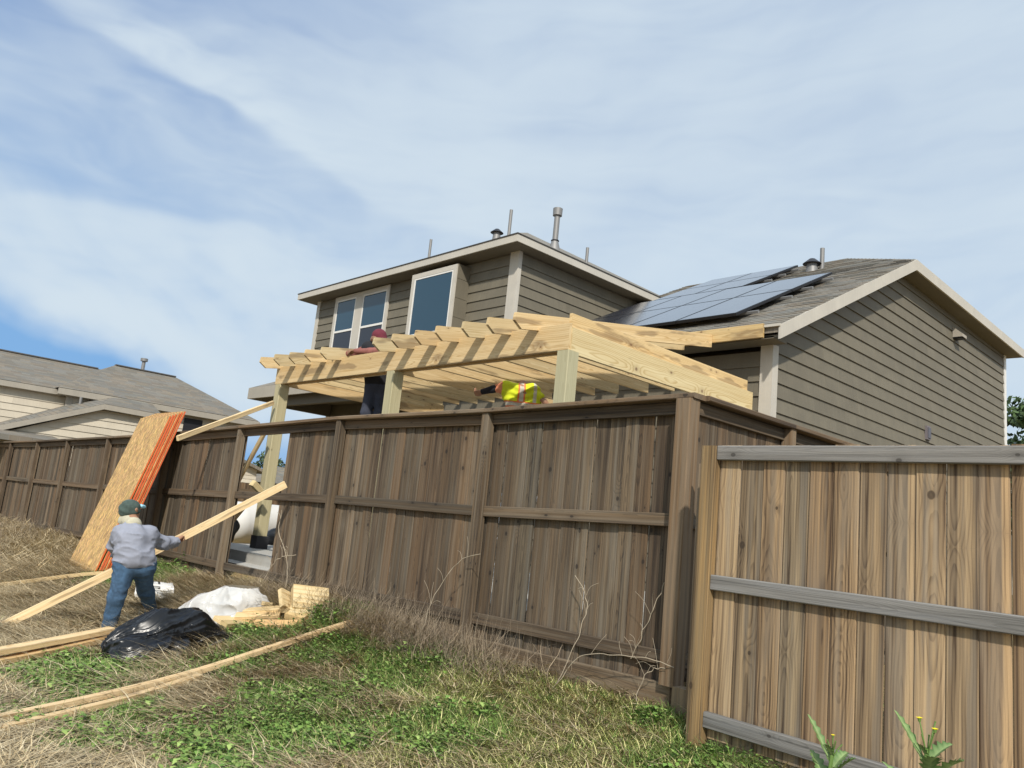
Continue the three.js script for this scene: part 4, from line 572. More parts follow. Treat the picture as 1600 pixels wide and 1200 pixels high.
// ------------------------------------------------------------------ people
function hand(w, tip, bar, palmN, r = .0105) { // palm from wrist to tip, fingers laid across bar and curled towards palmN
  const a = V(...w), b = V(...tip), d = b.clone().sub(a).normalize(), s = bar.clone().addScaledVector(d, -bar.dot(d)).normalize(), n = palmN.clone().addScaledVector(d, -palmN.dot(d)).normalize(), o = [], P = (q) => q.toArray();
  for (const k of [-1, -.33, .33, 1]) o.push([P(a), P(b.clone().addScaledVector(s, k * .03)), .021, .015]);
  [[-1, .024], [-.33, .029], [.33, .031], [1, .027]].forEach(([k, l]) => { const q = b.clone().addScaledVector(s, k * .031), q1 = q.clone().addScaledVector(d, l).addScaledVector(n, l * .45), q2 = q1.clone().addScaledVector(n, l * .95).addScaledVector(d, -.004), q3 = q2.clone().addScaledVector(d, -l * .7).addScaledVector(n, l * .25); o.push([P(q), P(q1), r, r * .92], [P(q1), P(q2), r * .92, r * .85], [P(q2), P(q3), r * .85, r * .75]); });
  const t0 = a.clone().addScaledVector(d, .03).addScaledVector(s, .03), t1 = t0.clone().addScaledVector(s, .025).addScaledVector(d, .03).addScaledVector(n, .02), t2 = t1.clone().addScaledVector(d, .025).addScaledVector(n, .022); o.push([P(t0), P(t1), .014, .012], [P(t1), P(t2), .012, .01]);
  return meshOf(bones(o), .006, .004);
}
const skin = std(.36, .19, .115, .6), SK = (k) => std(.36 * k, .19 * k, .115 * k, .6);
function cloth(rgb, rough = .9, amp = .2, seed = 1) { const m = new THREE.MeshStandardMaterial({ color: new THREE.Color().setRGB(...rgb), roughness: rough, side: THREE.DoubleSide, vertexColors: true }); m.userData = {}; m.tint = (g) => { const p = g.attributes.position, c = new Float32Array(p.count * 3); for (let i = 0; i < p.count; i++) { const x = p.getX(i), y = p.getY(i), z = p.getZ(i), k = 1 + amp * (n3(x * 14 + seed, y * 14, z * 14) - .5) + amp * .8 * (n3(x * 70, y * 70 + seed, z * 70) - .5); c[3 * i] = c[3 * i + 1] = c[3 * i + 2] = k; } g.setAttribute('color', new THREE.BufferAttribute(c, 3)); return g; }; return m; }
const wear = (p, name, g, m) => put(p, name, m.tint ? m.tint(g) : g, m);
{
  const J = { head: [-8.554, 1.355, -2.896], neck: [-8.432, 1.247, -2.905], shL: [-8.475, 1.14, -2.83], shR: [-8.41, 1.14, -3.05], chest: [-8.389, 1.086, -2.919], waist: [-8.349, .929, -2.958], hipL: [-8.408, .80, -2.9], hipR: [-8.377, .81, -3.06], kneeL: [-8.36, .519, -2.852], ankL: [-8.412, .24, -2.85], kneeR: [-8.579, .568, -3.2], ankR: [-8.749, .335, -3.36], toeL: [-8.585, .19, -2.93], toeR: [-8.9, .28, -3.45], elbR: [-8.544, 1.055, -3.27], wrR: [-8.63, 1.06, -3.43], haR: [-8.70, 1.11, -3.505], elbL: [-8.735, .985, -2.87], wrL: [-8.84, .86, -2.95], haL: [-8.885, .795, -3.0] };
  const P = thing('person', 'person in grey hoodie, blue jeans and green cap carrying a long board', 'person', [-8.5, .16, -3.05]);
  const dy = (q, d) => [q[0], q[1] + d, q[2]], fdir = V(-.42, 0, -.9).normalize(), hc = V(...J.head), off = (f, u, s) => hc.clone().addScaledVector(fdir, f).add(V(0, u, 0)).addScaledVector(V(-fdir.z, 0, fdir.x), s).toArray();
  const bodyB = bones([[off(-.01, .02, 0), off(.02, -.02, 0), .085, .08], [off(.03, -.05, 0), off(.05, -.07, 0), .06, .045], [off(.09, -.005, 0), off(.112, -.03, 0), .012, .016], [off(.0, 0, .083), off(-.012, .02, .09), .016, .018], [off(.0, 0, -.083), off(-.012, .02, -.09), .016, .018], [off(.085, -.06, -.02), off(.085, -.06, .02), .012, .012], [J.neck, off(0, -.05, 0), .055, .055], [J.chest, J.neck, .09, .06], [J.chest, J.waist, .12, .12], [J.shL, J.shR, .06, .06], [J.waist, dy(J.hipL, .02), .1, .09], [J.waist, dy(J.hipR, .02), .1, .09], [J.hipL, J.kneeL, .085, .055], [J.kneeL, J.ankL, .055, .04], [J.hipR, J.kneeR, .085, .055], [J.kneeR, J.ankR, .055, .04], [J.shR, J.elbR, .045, .036], [J.elbR, J.wrR, .036, .027], [J.shL, J.elbL, .045, .036], [J.elbL, J.wrL, .036, .027]]);
  const bar = V(-.83, -1.72, 2.38).normalize();
  put(P, 'body', mergeGeometries([meshOf(bodyB, .03, .012), hand(J.wrR, J.haR, bar, V(-.35, -.3, -.6)), hand(J.wrL, J.haL, bar, V(-.6, -.2, -.5))]), skin);
  const rdg = (v) => { const r = 1 - Math.abs(2 * v - 1); return r * r; };
  const fold = (a, f) => (d, x, y, z) => d - a * rdg(n3(x * 5 + .35 * f * .1 * y, y * f * .22 + 3 * n3(x * 4, y * 3, z * 4), z * 5 + 7)) - a * .5 * rdg(n3(x * 11, y * f * .4 + 9, z * 11)) + a * .5;
  const hoodB = bones([[J.shL, J.shR, .072, .072], [dy(J.shL, -.03), [-8.41, .93, -2.9], .085, .105], [dy(J.shR, -.03), [-8.36, .92, -3.03], .085, .105], [J.chest, J.waist, .14, .135], [[-8.42, .89, -2.9], [-8.37, .87, -3.04], .115, .115], [dy(J.shR, .005), J.elbR, .072, .066], [J.elbR, J.wrR, .066, .046], [dy(J.shL, .0), J.elbL, .068, .06], [J.elbL, J.wrL, .06, .043], [dy(J.neck, -.05), J.chest, .07, .1]]);
  wear(P, 'hoodie', meshOf(hoodB, .05, .010, fold(.02, 60)), cloth([.265, .28, .34], .95, .14, 3));
  const jeanB = bones([[dy(J.hipL, .03), dy(J.hipR, .03), .115, .115], [J.hipL, J.kneeL, .104, .072], [J.kneeL, J.ankL, .072, .062], [J.hipR, J.kneeR, .104, .072], [J.kneeR, J.ankR, .072, .06], [[-8.42, .86, -2.93], [-8.37, .86, -3.02], .115, .115]]);
  wear(P, 'jeans', meshOf(jeanB, .04, .010, fold(.013, 42)), cloth([.042, .088, .155], .9, .6, 8));
  for (const [a, t] of [[J.ankL, J.toeL], [J.ankR, J.toeR]]) put(P, 'shoe', meshOf(bones([[dy(a, -.02), dy(t, .02), .055, .046], [[a[0] + .05, a[1] - .03, a[2] + .02], dy(t, .02), .046, .044]]), .02, .009), std(.03, .03, .035, .7));
  wear(P, 'neck_gaiter', meshOf(bones([[dy(J.neck, -.02), off(-.01, -.075, 0), .077, .07], [off(-.035, -.1, .03), off(-.035, -.105, -.03), .045, .045]]), .03, .01, fold(.012, 55)), cloth([.47, .44, .33], .9, .25, 4));
  const capB = bones([[off(-.012, .012, 0), off(.0, .018, 0), .1, .098]]); const cap = wear(P, 'cap', meshOf(capB, .02, .009, (d, x, y, z) => Math.max(d, (J.head[1] - .035) - y + .25 * ((x - hc.x) * fdir.x + (z - hc.z) * fdir.z)) - .003 * Math.sin(y * 90 + x * 40)), cloth([.06, .09, .078], .9, .5, 5));
  wear(cap, 'cap_bill', meshOf(bones([[off(.1, .055, 0), off(.165, .05, .0), .022, .018], [off(.09, .055, .05), off(.15, .05, .03), .018, .014], [off(.09, .055, -.05), off(.15, .05, -.03), .018, .014]]), .03, .008), cloth([.33, .62, .75], .8, .1, 6));
}
{ // man on the frame, leaning over the front beam
  const P = thing('person', 'person in maroon hood leaning over the front beam of the patio cover', 'person', [-9.42, 2.5, -6.3]);
  const H = [-9.36, 4.03, -6.1], sL = [-9.5, 3.87, -6.05], sR = [-9.27, 3.86, -6.22], w = [-9.39, 3.45, -6.2], hL = [-9.46, 3.32, -6.17], hR = [-9.33, 3.32, -6.26], kL = [-9.5, 2.95, -6.15], kR = [-9.36, 2.95, -6.28], aL = [-9.5, 2.58, -6.25], aR = [-9.36, 2.58, -6.36], eL = [-9.68, 3.78, -5.94], wL = [-9.9, 3.775, -5.83], tL = [-9.97, 3.765, -5.8], eR = [-9.35, 3.79, -5.98], wR = [-9.52, 3.785, -5.86], tR = [-9.58, 3.76, -5.81];
  put(P, 'body', mergeGeometries([meshOf(bones([[H, [H[0], H[1] - .03, H[2] + .02], .085, .08], [[H[0] - .06, H[1] - .03, H[2] + .06], [H[0] - .07, H[1] - .05, H[2] + .065], .025, .02], [H, [-9.38, 3.87, -6.14], .05, .06], [sL, sR, .06, .06], [[-9.38, 3.87, -6.14], w, .1, .1], [w, hL, .08, .08], [w, hR, .08, .08], [hL, kL, .075, .055], [kL, aL, .05, .04], [hR, kR, .075, .055], [kR, aR, .05, .04], [sL, eL, .045, .035], [eL, wL, .035, .027], [sR, eR, .045, .035], [eR, wR, .035, .027]]), .03, .014), hand(wL, tL, V(-.6, 0, .8), V(0, -1, .2)), hand(wR, tR, V(-.3, 0, .9), V(0, -1, .3))]), SK(.75));
  wear(P, 'hood', meshOf(bones([[[H[0], H[1] + .015, H[2] - .01], [H[0] + .02, H[1] - .06, H[2] - .03], .108, .1], [[-9.37, 3.95, -6.13], [-9.38, 3.9, -6.14], .09, .09]]), .04, .011), cloth([.135, .02, .035], .9, .3, 2));
  wear(P, 'jacket', meshOf(bones([[sL, sR, .08, .08], [sL, hL, .1, .1], [sR, hR, .1, .1], [[-9.38, 3.8, -6.14], w, .12, .11]]), .05, .013), cloth([.012, .012, .016], .9, .3, 2));
  wear(P, 'sleeve', meshOf(bones([[sL, eL, .065, .05], [eL, wL, .05, .038]]), .03, .011), cloth([.24, .09, .075], .9, .3, 7)); wear(P, 'sleeve', meshOf(bones([[sR, eR, .065, .05], [eR, wR, .05, .038]]), .03, .011), cloth([.24, .09, .075], .9, .3, 8));
  wear(P, 'jeans', meshOf(bones([[hL, kL, .1, .075], [kL, aL, .075, .06], [hR, kR, .1, .075], [kR, aR, .075, .06], [hL, hR, .1, .1]]), .04, .013), cloth([.035, .04, .06], .9, .4, 9));
  for (const a of [aL, aR]) put(P, 'shoe', meshOf(bones([[[a[0], a[1] - .04, a[2] - .03], [a[0] - .03, a[1] - .045, a[2] + .12], .045, .04]]), .02, .012), std(.03, .028, .025, .7));
  const L = thing('stepladder', 'stepladder under the person in the maroon hood, mostly hidden by the fence', 'ladder', [-9.43, .86, -6.4]), al = std(.5, .5, .52, .4, { metalness: .6 });
  for (const s of [-1, 1]) { put(L, 'rail', timber(V(-9.43 + s * .28, .86, -5.95), V(-9.43 + s * .2, 2.46, -6.3), .07, .025, { hint: XA }), al); put(L, 'leg', timber(V(-9.43 + s * .3, .86, -6.95), V(-9.43 + s * .2, 2.44, -6.36), .05, .025, { hint: XA }), al); }
  for (let i = 0; i < 5; i++) { const t = (i + .6) / 5.2; put(L, 'step', box(-9.43 - lerp(.25, .19, t), -9.43 + lerp(.25, .19, t), .86 + 1.6 * t - .015, .86 + 1.6 * t + .012, lerp(-5.98, -6.33, t) - .05, lerp(-5.98, -6.33, t) + .04), al); }
  put(L, 'top_cap', box(-9.66, -9.2, 2.46, 2.495, -6.5, -6.12), al);
}
{ // man in the high visibility shirt under the frame
  const P = thing('person', 'person in yellow and orange high visibility shirt reaching out under the patio cover', 'person', [-7.55, 1.9, -7.4]);
  const sL = [-7.69, 3.40, -7.1], sR = [-7.46, 3.40, -7.4], w = [-7.5, 3.12, -7.38], hL = [-7.55, 2.95, -7.33], hR = [-7.43, 2.95, -7.44], kL = [-7.56, 2.5, -7.3], kR = [-7.42, 2.5, -7.44], aL = [-7.54, 2.08, -7.36], aR = [-7.41, 2.08, -7.5], e = [-7.81, 3.36, -6.99], wr = [-7.905, 3.315, -6.9], t = [-7.955, 3.285, -6.85], e2 = [-7.28, 3.25, -7.46], wr2 = [-7.2, 3.1, -7.62], t2 = [-7.17, 3.05, -7.67], H = [-7.62, 3.46, -7.36];
  put(P, 'body', mergeGeometries([meshOf(bones([[H, [H[0] - .02, H[1] - .02, H[2] - .03], .085, .08], [H, [-7.57, 3.4, -7.28], .05, .055], [sL, sR, .055, .055], [[-7.57, 3.38, -7.26], w, .1, .1], [w, hL, .08, .08], [w, hR, .08, .08], [hL, kL, .075, .055], [kL, aL, .05, .04], [hR, kR, .075, .055], [kR, aR, .05, .04], [sL, e, .042, .034], [e, wr, .034, .026], [sR, e2, .042, .034], [e2, wr2, .034, .026]]), .03, .014), hand(wr, t, V(.5, .1, -.6), V(0, 1, .2)), hand(wr2, t2, V(1, 0, 0), V(0, -1, 0))]), skin);
  const vest = meshOf(bones([[sL, sR, .075, .075], [sL, [-7.6, 3.08, -7.27], .09, .1], [sR, [-7.42, 3.08, -7.46], .09, .1], [[-7.58, 3.36, -7.25], w, .11, .11], [sL, [-7.77, 3.375, -7.03], .07, .055], [sR, [-7.35, 3.32, -7.43], .07, .06]]), .045, .009, (d, x, y, z) => d - .006 * Math.sin(y * 60 + 6 * n3(x * 8, y * 6, z * 8)));
  { const p = vest.attributes.position, c = []; for (let i = 0; i < p.count; i++) { const x = p.getX(i), y = p.getY(i), z = p.getZ(i), u = (x + 7.57) * .62 - (z + 7.26) * .78, v = y - 3.25; let k = [.62, .70, .02]; if (Math.abs(u - .02) < .028 || Math.abs(u - .2) < .02) k = [.55, .52, .44]; if (Math.abs(u - .02) < .05 && Math.abs(u - .02) >= .028) k = [.75, .17, .05]; if (v < -.045 && v > -.09) k = [.55, .52, .44]; else if (v < -.03 && v > -.11) k = [.75, .17, .05]; if (v < -.11) k = [.62, .13, .06]; if (v < -.165) k = [.03, .025, .03]; if (u < -.245) k = [.7, .26, .14]; c.push(...k); } vest.setAttribute('color', new THREE.Float32BufferAttribute(c, 3)); put(P, 'shirt', vest, new THREE.MeshStandardMaterial({ vertexColors: true, roughness: .85, side: THREE.DoubleSide })); }
  wear(P, 'sleeve', meshOf(bones([[e, wr, .05, .04], [[-7.79, 3.37, -7.01], e, .052, .05]]), .02, .01), cloth([.012, .012, .018], .9, .3, 3));
  wear(P, 'trousers', meshOf(bones([[hL, kL, .1, .075], [kL, aL, .075, .06], [hR, kR, .1, .075], [kR, aR, .075, .06], [hL, hR, .1, .1], [w, hL, .1, .1]]), .04, .014), cloth([.03, .025, .03], .9, .3, 9));
  const b = new THREE.TorusGeometry(.125, .03, 8, 24); b.rotateX(Math.PI / 2); b.scale(1.1, 1.2, 1.1); b.translate(-7.5, 3.07, -7.38); put(P, 'tool_belt', b, std(.02, .018, .018, .7));
  for (const a of [aL, aR]) put(P, 'shoe', meshOf(bones([[[a[0], a[1] - .04, a[2] - .03], [a[0] - .03, a[1] - .045, a[2] + .12], .045, .04]]), .02, .012), std(.06, .04, .025, .7));
  const L = thing('stepladder', 'stepladder under the person in the high visibility shirt, hidden by the fence', 'ladder', [-7.48, .86, -7.5]), al = std(.5, .5, .52, .4, { metalness: .6 });
  for (const s of [-1, 1]) { put(L, 'rail', timber(V(-7.48 + s * .28, .86, -7.0), V(-7.48 + s * .2, 1.97, -7.3), .07, .025, { hint: XA }), al); put(L, 'leg', timber(V(-7.48 + s * .3, .86, -7.95), V(-7.48 + s * .2, 1.97, -7.5), .05, .025, { hint: XA }), al); }
  for (let i = 0; i < 3; i++) { const q = (i + .7) / 3.4; put(L, 'step', box(-7.7, -7.26, .86 + 1.1 * q - .012, .86 + 1.1 * q + .012, lerp(-7.0, -7.3, q) - .05, lerp(-7.0, -7.3, q) + .04), al); }
  put(L, 'top_cap', box(-7.74, -7.22, 1.965, 1.995, -7.65, -7.15), al);
}

// ------------------------------------------------------------------ vegetation
function blades(n, o, seed) { // one tuft: n bent strips
  const R = rng(seed), p = [], c = []; for (let i = 0; i < n; i++) {
    const a = R() * 6.283, rr = Math.sqrt(R()) * o.spread; let q = V(Math.cos(a) * rr, (o.lift || 0) * R(), Math.sin(a) * rr); const ph = o.dir === undefined ? R() * 6.283 : o.dir + (R() - .5) * o.fan, L = lerp(o.len[0], o.len[1], R() * R() * .4 + R() * .6), seg = o.seg || 3; let th = lerp(o.lean[0], o.lean[1], R()), tw = (R() - .5) * 2; const cu = lerp(o.curve[0], o.curve[1], R()) / seg, w = o.w * (.6 + .8 * R()), col = o.cols[Math.floor(R() * o.cols.length)], k = .55 + .75 * R(); let d2 = ph;
    const row = []; for (let s = 0; s <= seg; s++) { const pr = s ? 1 - .9 * Math.pow(s / seg, 1.6) : .65, sx = -Math.sin(d2 + tw) * w * .5 * pr, sz = Math.cos(d2 + tw) * w * .5 * pr; row.push([q.clone().add(V(sx, 0, sz)), q.clone().sub(V(sx, 0, sz))]); q = q.clone().add(V(Math.cos(d2) * Math.sin(th), Math.cos(th), Math.sin(d2) * Math.sin(th)).multiplyScalar(L / seg)); if (o.keep !== undefined && q.y < o.keep) q.y = o.keep + R() * .01; th += cu; d2 += (R() - .5) * (o.wander || .3); }
    for (let s = 0; s < seg; s++) { const [A, B] = row[s], [C2, D] = row[s + 1]; for (const v of [A, B, D, A, D, C2]) { p.push(v.x, v.y, v.z); c.push(col[0] * k, col[1] * k, col[2] * k); } }
  } return finish(p, null, c);
}
function leaves(n, o, seed) { // weed tuft: small leaves on short stalks
  const R = rng(seed), p = [], c = []; for (let i = 0; i < n; i++) {
    const a = R() * 6.283, rr = Math.sqrt(R()) * o.spread, h = lerp(o.h[0], o.h[1], R()) * (1 - .5 * rr / o.spread), q = V(Math.cos(a) * rr, h, Math.sin(a) * rr), ph = R() * 6.283, t = (R() - .35) * 1.0, s = lerp(o.size[0], o.size[1], R()), d = V(Math.cos(ph) * Math.cos(t), Math.sin(t), Math.sin(ph) * Math.cos(t)), e = V(-Math.sin(ph), (R() - .5) * .5, Math.cos(ph)).multiplyScalar(s * o.wid), b = q.clone().sub(d.clone().multiplyScalar(s * .5)), m = q.clone().add(V(0, s * .12, 0)), f = q.clone().add(d.multiplyScalar(s * .6)).add(V(0, -s * .1, 0)), col = o.cols[Math.floor(R() * o.cols.length)], k = .7 + .6 * R();
    for (const v of [b, m.clone().add(e), m, b, m, m.clone().sub(e), m, m.clone().add(e), f, m, f, m.clone().sub(e)]) { p.push(v.x, v.y, v.z); c.push(col[0] * k, col[1] * k, col[2] * k); }
  } return finish(p, null, c);
}
const PLANT = new THREE.MeshStandardMaterial({ vertexColors: true, roughness: .8, side: THREE.DoubleSide });
const STRAW = [[.58, .46, .27], [.46, .35, .19], [.68, .57, .37], [.3, .22, .12], [.5, .41, .26]], DRY = [[.28, .22, .15], [.23, .175, .12], [.38, .31, .22], [.16, .125, .088]], TURF = [[.38, .43, .12], [.45, .47, .16], [.52, .48, .22], [.25, .33, .08], [.55, .49, .27], [.32, .38, .11]], GREEN = [[.14, .25, .05], [.19, .31, .06], [.10, .19, .035], [.24, .33, .09]];
const patches = [[-6.9, -2.15, .8, 1], [-5.15, -1.7, .3, 1], [-4.3, -2.2, .3, .9], [-6.0, -3.9, .35, .9], [-11.4, -4.25, .9, 1.4], [-4.75, -2.65, .75, 1], [-5.3, -4.05, .55, .8], [-6.85, -3.75, .5, 1.2], [-4.0, -3.5, .45, .7], [-6.7, -4.35, .4, 1.1], [-2.55, -4.1, .35, 1], [-5.25, -3.2, .5, .9], [-3.05, -4.42, .16, 1.1], [-5.9, -1.75, .5, .9], [-6.2, -3.15, .4, .9], [-9.4, -1.4, .4, .8], [-16.3, -4.1, .7, .7], [-5.6, -2.2, .4, .8]];
function green(x, z) { let m = 0; for (const [px, pz, r] of patches) m = Math.max(m, 1 - sstep(.55, 1.15, Math.hypot(x - px, (z - pz)) / r + (fbm(x * 2.5, z * 2.5, 3) - .5) * .9)); return m; }
const lawn = (x, z) => sstep(-5.6, -3.9, x + (fbm(x * 1.3 + 3, z * 1.3, 3) - .5) * 2.2 - .6 * (z + 3.2)) ;   // mown turf to the right
function scatter(name, geos, count, area, accept, o = {}) { // kind = stuff: nobody could count it
  const R = rng(o.seed || 1), lists = geos.map(() => []), m = new THREE.Matrix4(), q = new THREE.Quaternion(), e = new THREE.Euler();
  for (let i = 0; i < count; i++) { const x = lerp(area[0], area[1], R()), z = lerp(area[2], area[3], R()), r1 = R(), r2 = R(), r3 = R(), r4 = R(); const a = accept(x, z, r1); if (!a) continue; const s = (o.s0 ?? .75) + r2 * (o.s1 ?? .6); const gx = (G(x + .08, z) - G(x - .08, z)) / .16, gz = (G(x, z + .08) - G(x, z - .08)) / .16; e.set(Math.atan(gz), (o.yaw === undefined ? r3 * 6.283 : o.yaw + (r3 - .5) * o.yawVar), -Math.atan(gx), 'XZY'); q.setFromEuler(e); m.compose(V(x, G(x, z) + (o.lift || 0) * r4, z), q, V(s * a, s * a * (o.sy || 1), s * a)); lists[Math.floor(r4 * geos.length) % geos.length].push(m.clone()); }
  geos.forEach((g, k) => { const im = new THREE.InstancedMesh(g, PLANT, lists[k].length); lists[k].forEach((mm, i) => im.setMatrixAt(i, mm)); im.name = numbered(name); im.userData.kind = 'stuff'; im.userData.label = o.label; im.userData.category = o.cat; im.castShadow = im.receiveShadow = true; scene.add(im); });
}
const clear = (x, z) => z > FZ + .03 && !(x > -2.75 && z < -4.3);
{
  const near = [-14, 1.2, -4.64, .4];
  // matted straw lying flat
  const mat = [0, 1, 2].map((i) => blades(18, { spread: .1, len: [.14, .45], lean: [.95, 1.5], curve: [.0, .6], w: .0075, cols: STRAW, seg: 4, lift: .03, keep: .008, wander: .5 }, 400 + i));
  scatter('dry_grass', mat, 32000, [-14, 1, -4.62, .3], (x, z, r) => clear(x, z) && trodden(x, z) > .1 * n2(x * 9, z * 9) && r < (1 - .8 * lawn(x, z)) * (1 - .88 * green(x, z)) ? 1 : 0, { seed: 11, label: 'matted tan dry grass covering the field', cat: 'grass', lift: .035, sy: .6 });
  scatter('dry_grass', mat.map((_, i) => blades(16, { spread: .16, len: [.15, .5], lean: [.95, 1.6], curve: [0, .6], w: .009, cols: STRAW, seg: 3, lift: .03, keep: .002 }, 430 + i)), 9000, [-29, -13, -4.62, 1], (x, z) => clear(x, z) ? 1 : 0, { seed: 12, label: 'dry tan grass at the far left of the field', cat: 'grass', lift: .02, sy: .8 });
  // loose dead stalks leaning over the mat
  scatter('dead_stalks', [0, 1].map((i) => blades(7, { spread: .1, len: [.15, .5], lean: [.5, 1.45], curve: [.1, .9], w: .0042, cols: STRAW, seg: 4, wander: .6 }, 460 + i)), 5200, [-18, .5, -4.62, 0], (x, z, r) => { const f = fbm(x * 1.7 + 8, z * 1.7, 3), edge = sstep(-4.05, -4.5, z) * (x < -4.4 ? .22 : .1); return clear(x, z) && trodden(x, z) > .16 && r < (sstep(.52, .74, f) * .35 + edge) * (1 - .7 * lawn(x, z) * (1 - edge)) ? .55 + .6 * r : 0; }, { seed: 13, label: 'loose dead grass stalks along the foot of the fence', cat: 'grass' });
  // coarse turf, yellow green
  scatter('turf', [0, 1, 2].map((i) => blades(20, { spread: .08, len: [.035, .115], lean: [.6, 1.5], curve: [.0, .8], w: .005, cols: TURF, seg: 3 }, 500 + i)), 34000, [-7.5, 1.2, -4.62, .3], (x, z, r) => clear(x, z) && trodden(x, z) > .07 && r < Math.max(lawn(x, z), .1) ? 1 : 0, { seed: 21, label: 'short yellow green turf at the foot of the fences', cat: 'grass' });
  // green grass and clover patches
  scatter('green_grass', [0, 1].map((i) => blades(14, { spread: .07, len: [.05, .16], lean: [.2, 1.1], curve: [.2, 1.2], w: .0055, cols: GREEN, seg: 3 }, 540 + i)), 34000, near, (x, z, r) => clear(x, z) && trodden(x, z) > .07 && r < green(x, z) * .85 + .035 ? 1 : 0, { seed: 31, label: 'patches of fresh green grass in the field', cat: 'grass' });
  scatter('clover', [0, 1].map((i) => leaves(40, { spread: .1, h: [.015, .1], size: [.018, .045], wid: .36, cols: GREEN }, 560 + i)), 11000, near, (x, z, r) => clear(x, z) && trodden(x, z) > .07 && r < green(x, z) * .8 ? .8 + .5 * r : 0, { seed: 41, label: 'low leafy green weeds growing in patches', cat: 'weeds' });
  scatter('tall_weeds', [0, 1].map((i) => leaves(60, { spread: .13, h: [.02, .25], size: [.02, .055], wid: .28, cols: GREEN }, 580 + i)), 1500, near, (x, z, r) => { let m = 0; for (const [px, pz, rr, t] of patches) if (t > 1.05) m = Math.max(m, 1 - sstep(.5, 1, Math.hypot(x - px, z - pz) / rr)); return clear(x, z) && trodden(x, z) > .12 && r < m * .8 ? 1 : 0; }, { seed: 43, label: 'taller green weeds growing by the fence', cat: 'weeds' });
  // brown twiggy brush against the fence
  scatter('dead_brush', [0, 1].map((i) => blades(22, { spread: .16, len: [.15, .6], lean: [.35, 1.6], curve: [-1.6, 1.6], w: .0044, cols: DRY, seg: 7, wander: 2.2 }, 600 + i)), 2000, [-9.6, -4.0, -4.6, -4.0], (x, z, r) => { const m = Math.exp(-Math.pow((x + 5.7) / 1.0, 2)) + .3 * Math.exp(-Math.pow((x + 8) / .8, 2)); return trodden(x, z) > .1 && r < m * sstep(-4.1, -4.45, z) ? 1 : 0; }, { seed: 51, s0: .5, s1: .6, label: 'brown tangled dead brush against the fence', cat: 'brush' });
  scatter('dead_brush', [blades(30, { spread: .2, len: [.3, .8], lean: [.1, 1.2], curve: [-.5, 1.4], w: .006, cols: DRY, seg: 6, wander: 1.1 }, 620)], 80, [-22, -16, -4.5, -3.4], (x, z, r) => r < .8 ? 1 : 0, { seed: 53, s0: .5, s1: .5, label: 'brown dead brush by the fence at the far left', cat: 'brush' });
}
// dead vines by the corner and by the gap
{
  const VR = rng(515);
  const vine = (label, pts, r) => { const c = new THREE.CatmullRomCurve3(pts.map((p) => V(...p))), gs = []; const kink = c.getPoints(14).map((p, i) => p.add(V((VR() - .5) * .022, (VR() - .5) * .014, (VR() - .5) * .016))); gs.push(new THREE.TubeGeometry(new THREE.CatmullRomCurve3(kink), 48, r, 6)); for (let i = 0; i < 6; i++) { const q = kink[2 + Math.floor(VR() * 12)], L = .06 + VR() * .16, d = V(VR() - .5, VR() * .7, (VR() - .3) * .4).normalize(), m = q.clone().addScaledVector(d, L * .5).add(V((VR() - .5) * .03, .015, 0)); gs.push(new THREE.TubeGeometry(new THREE.CatmullRomCurve3([q, m, q.clone().addScaledVector(d, L).add(V(0, -.02 * VR(), 0))]), 7, r * .5, 5)); } return single('dead_vine', label, 'vine', mergeGeometries(gs), std(.36, .3, .22, .9)); };
  vine('pale dead vine stem rising in front of the lower boards near the corner post', [[-3.95, .5, -4.42], [-3.82, .92, -4.5], [-3.84, 1.1, -4.56], [-4.0, 1.28, -4.6]], .003);
  vine('pale dead vine arching across the kickboard near the corner post', [[-3.95, .5, -4.42], [-3.8, .72, -4.45], [-3.5, .8, -4.46], [-3.2, .82, -4.5], [-3.06, .8, -4.55]], .003);
  vine('thin bent dead stem standing before the corner end of the kickboard', [[-3.28, .45, -4.45], [-3.27, .66, -4.5], [-3.2, .76, -4.52], [-3.1, .79, -4.54]], .0026);
  vine('slender white stem leaning on the fence left of the corner post', [[-3.42, .78, -4.56], [-3.3, 1.05, -4.58], [-3.22, 1.32, -4.62]], .0026);
  vine('curly dead vine in front of the gap edge', [[-7.95, .6, -4.45], [-8.15, 1.0, -4.5], [-8.42, 1.28, -4.5], [-8.46, 1.5, -4.52]], .0042);
  vine('second curly dead vine below the gap edge', [[-8.6, .6, -4.45], [-8.35, .95, -4.5], [-7.95, 1.05, -4.5]], .005);
  vine('arching dry stalk in front of the middle fence post', [[-5.5, .65, -4.4], [-5.42, .98, -4.45], [-5.22, 1.25, -4.5], [-4.98, 1.34, -4.5]], .003);
}
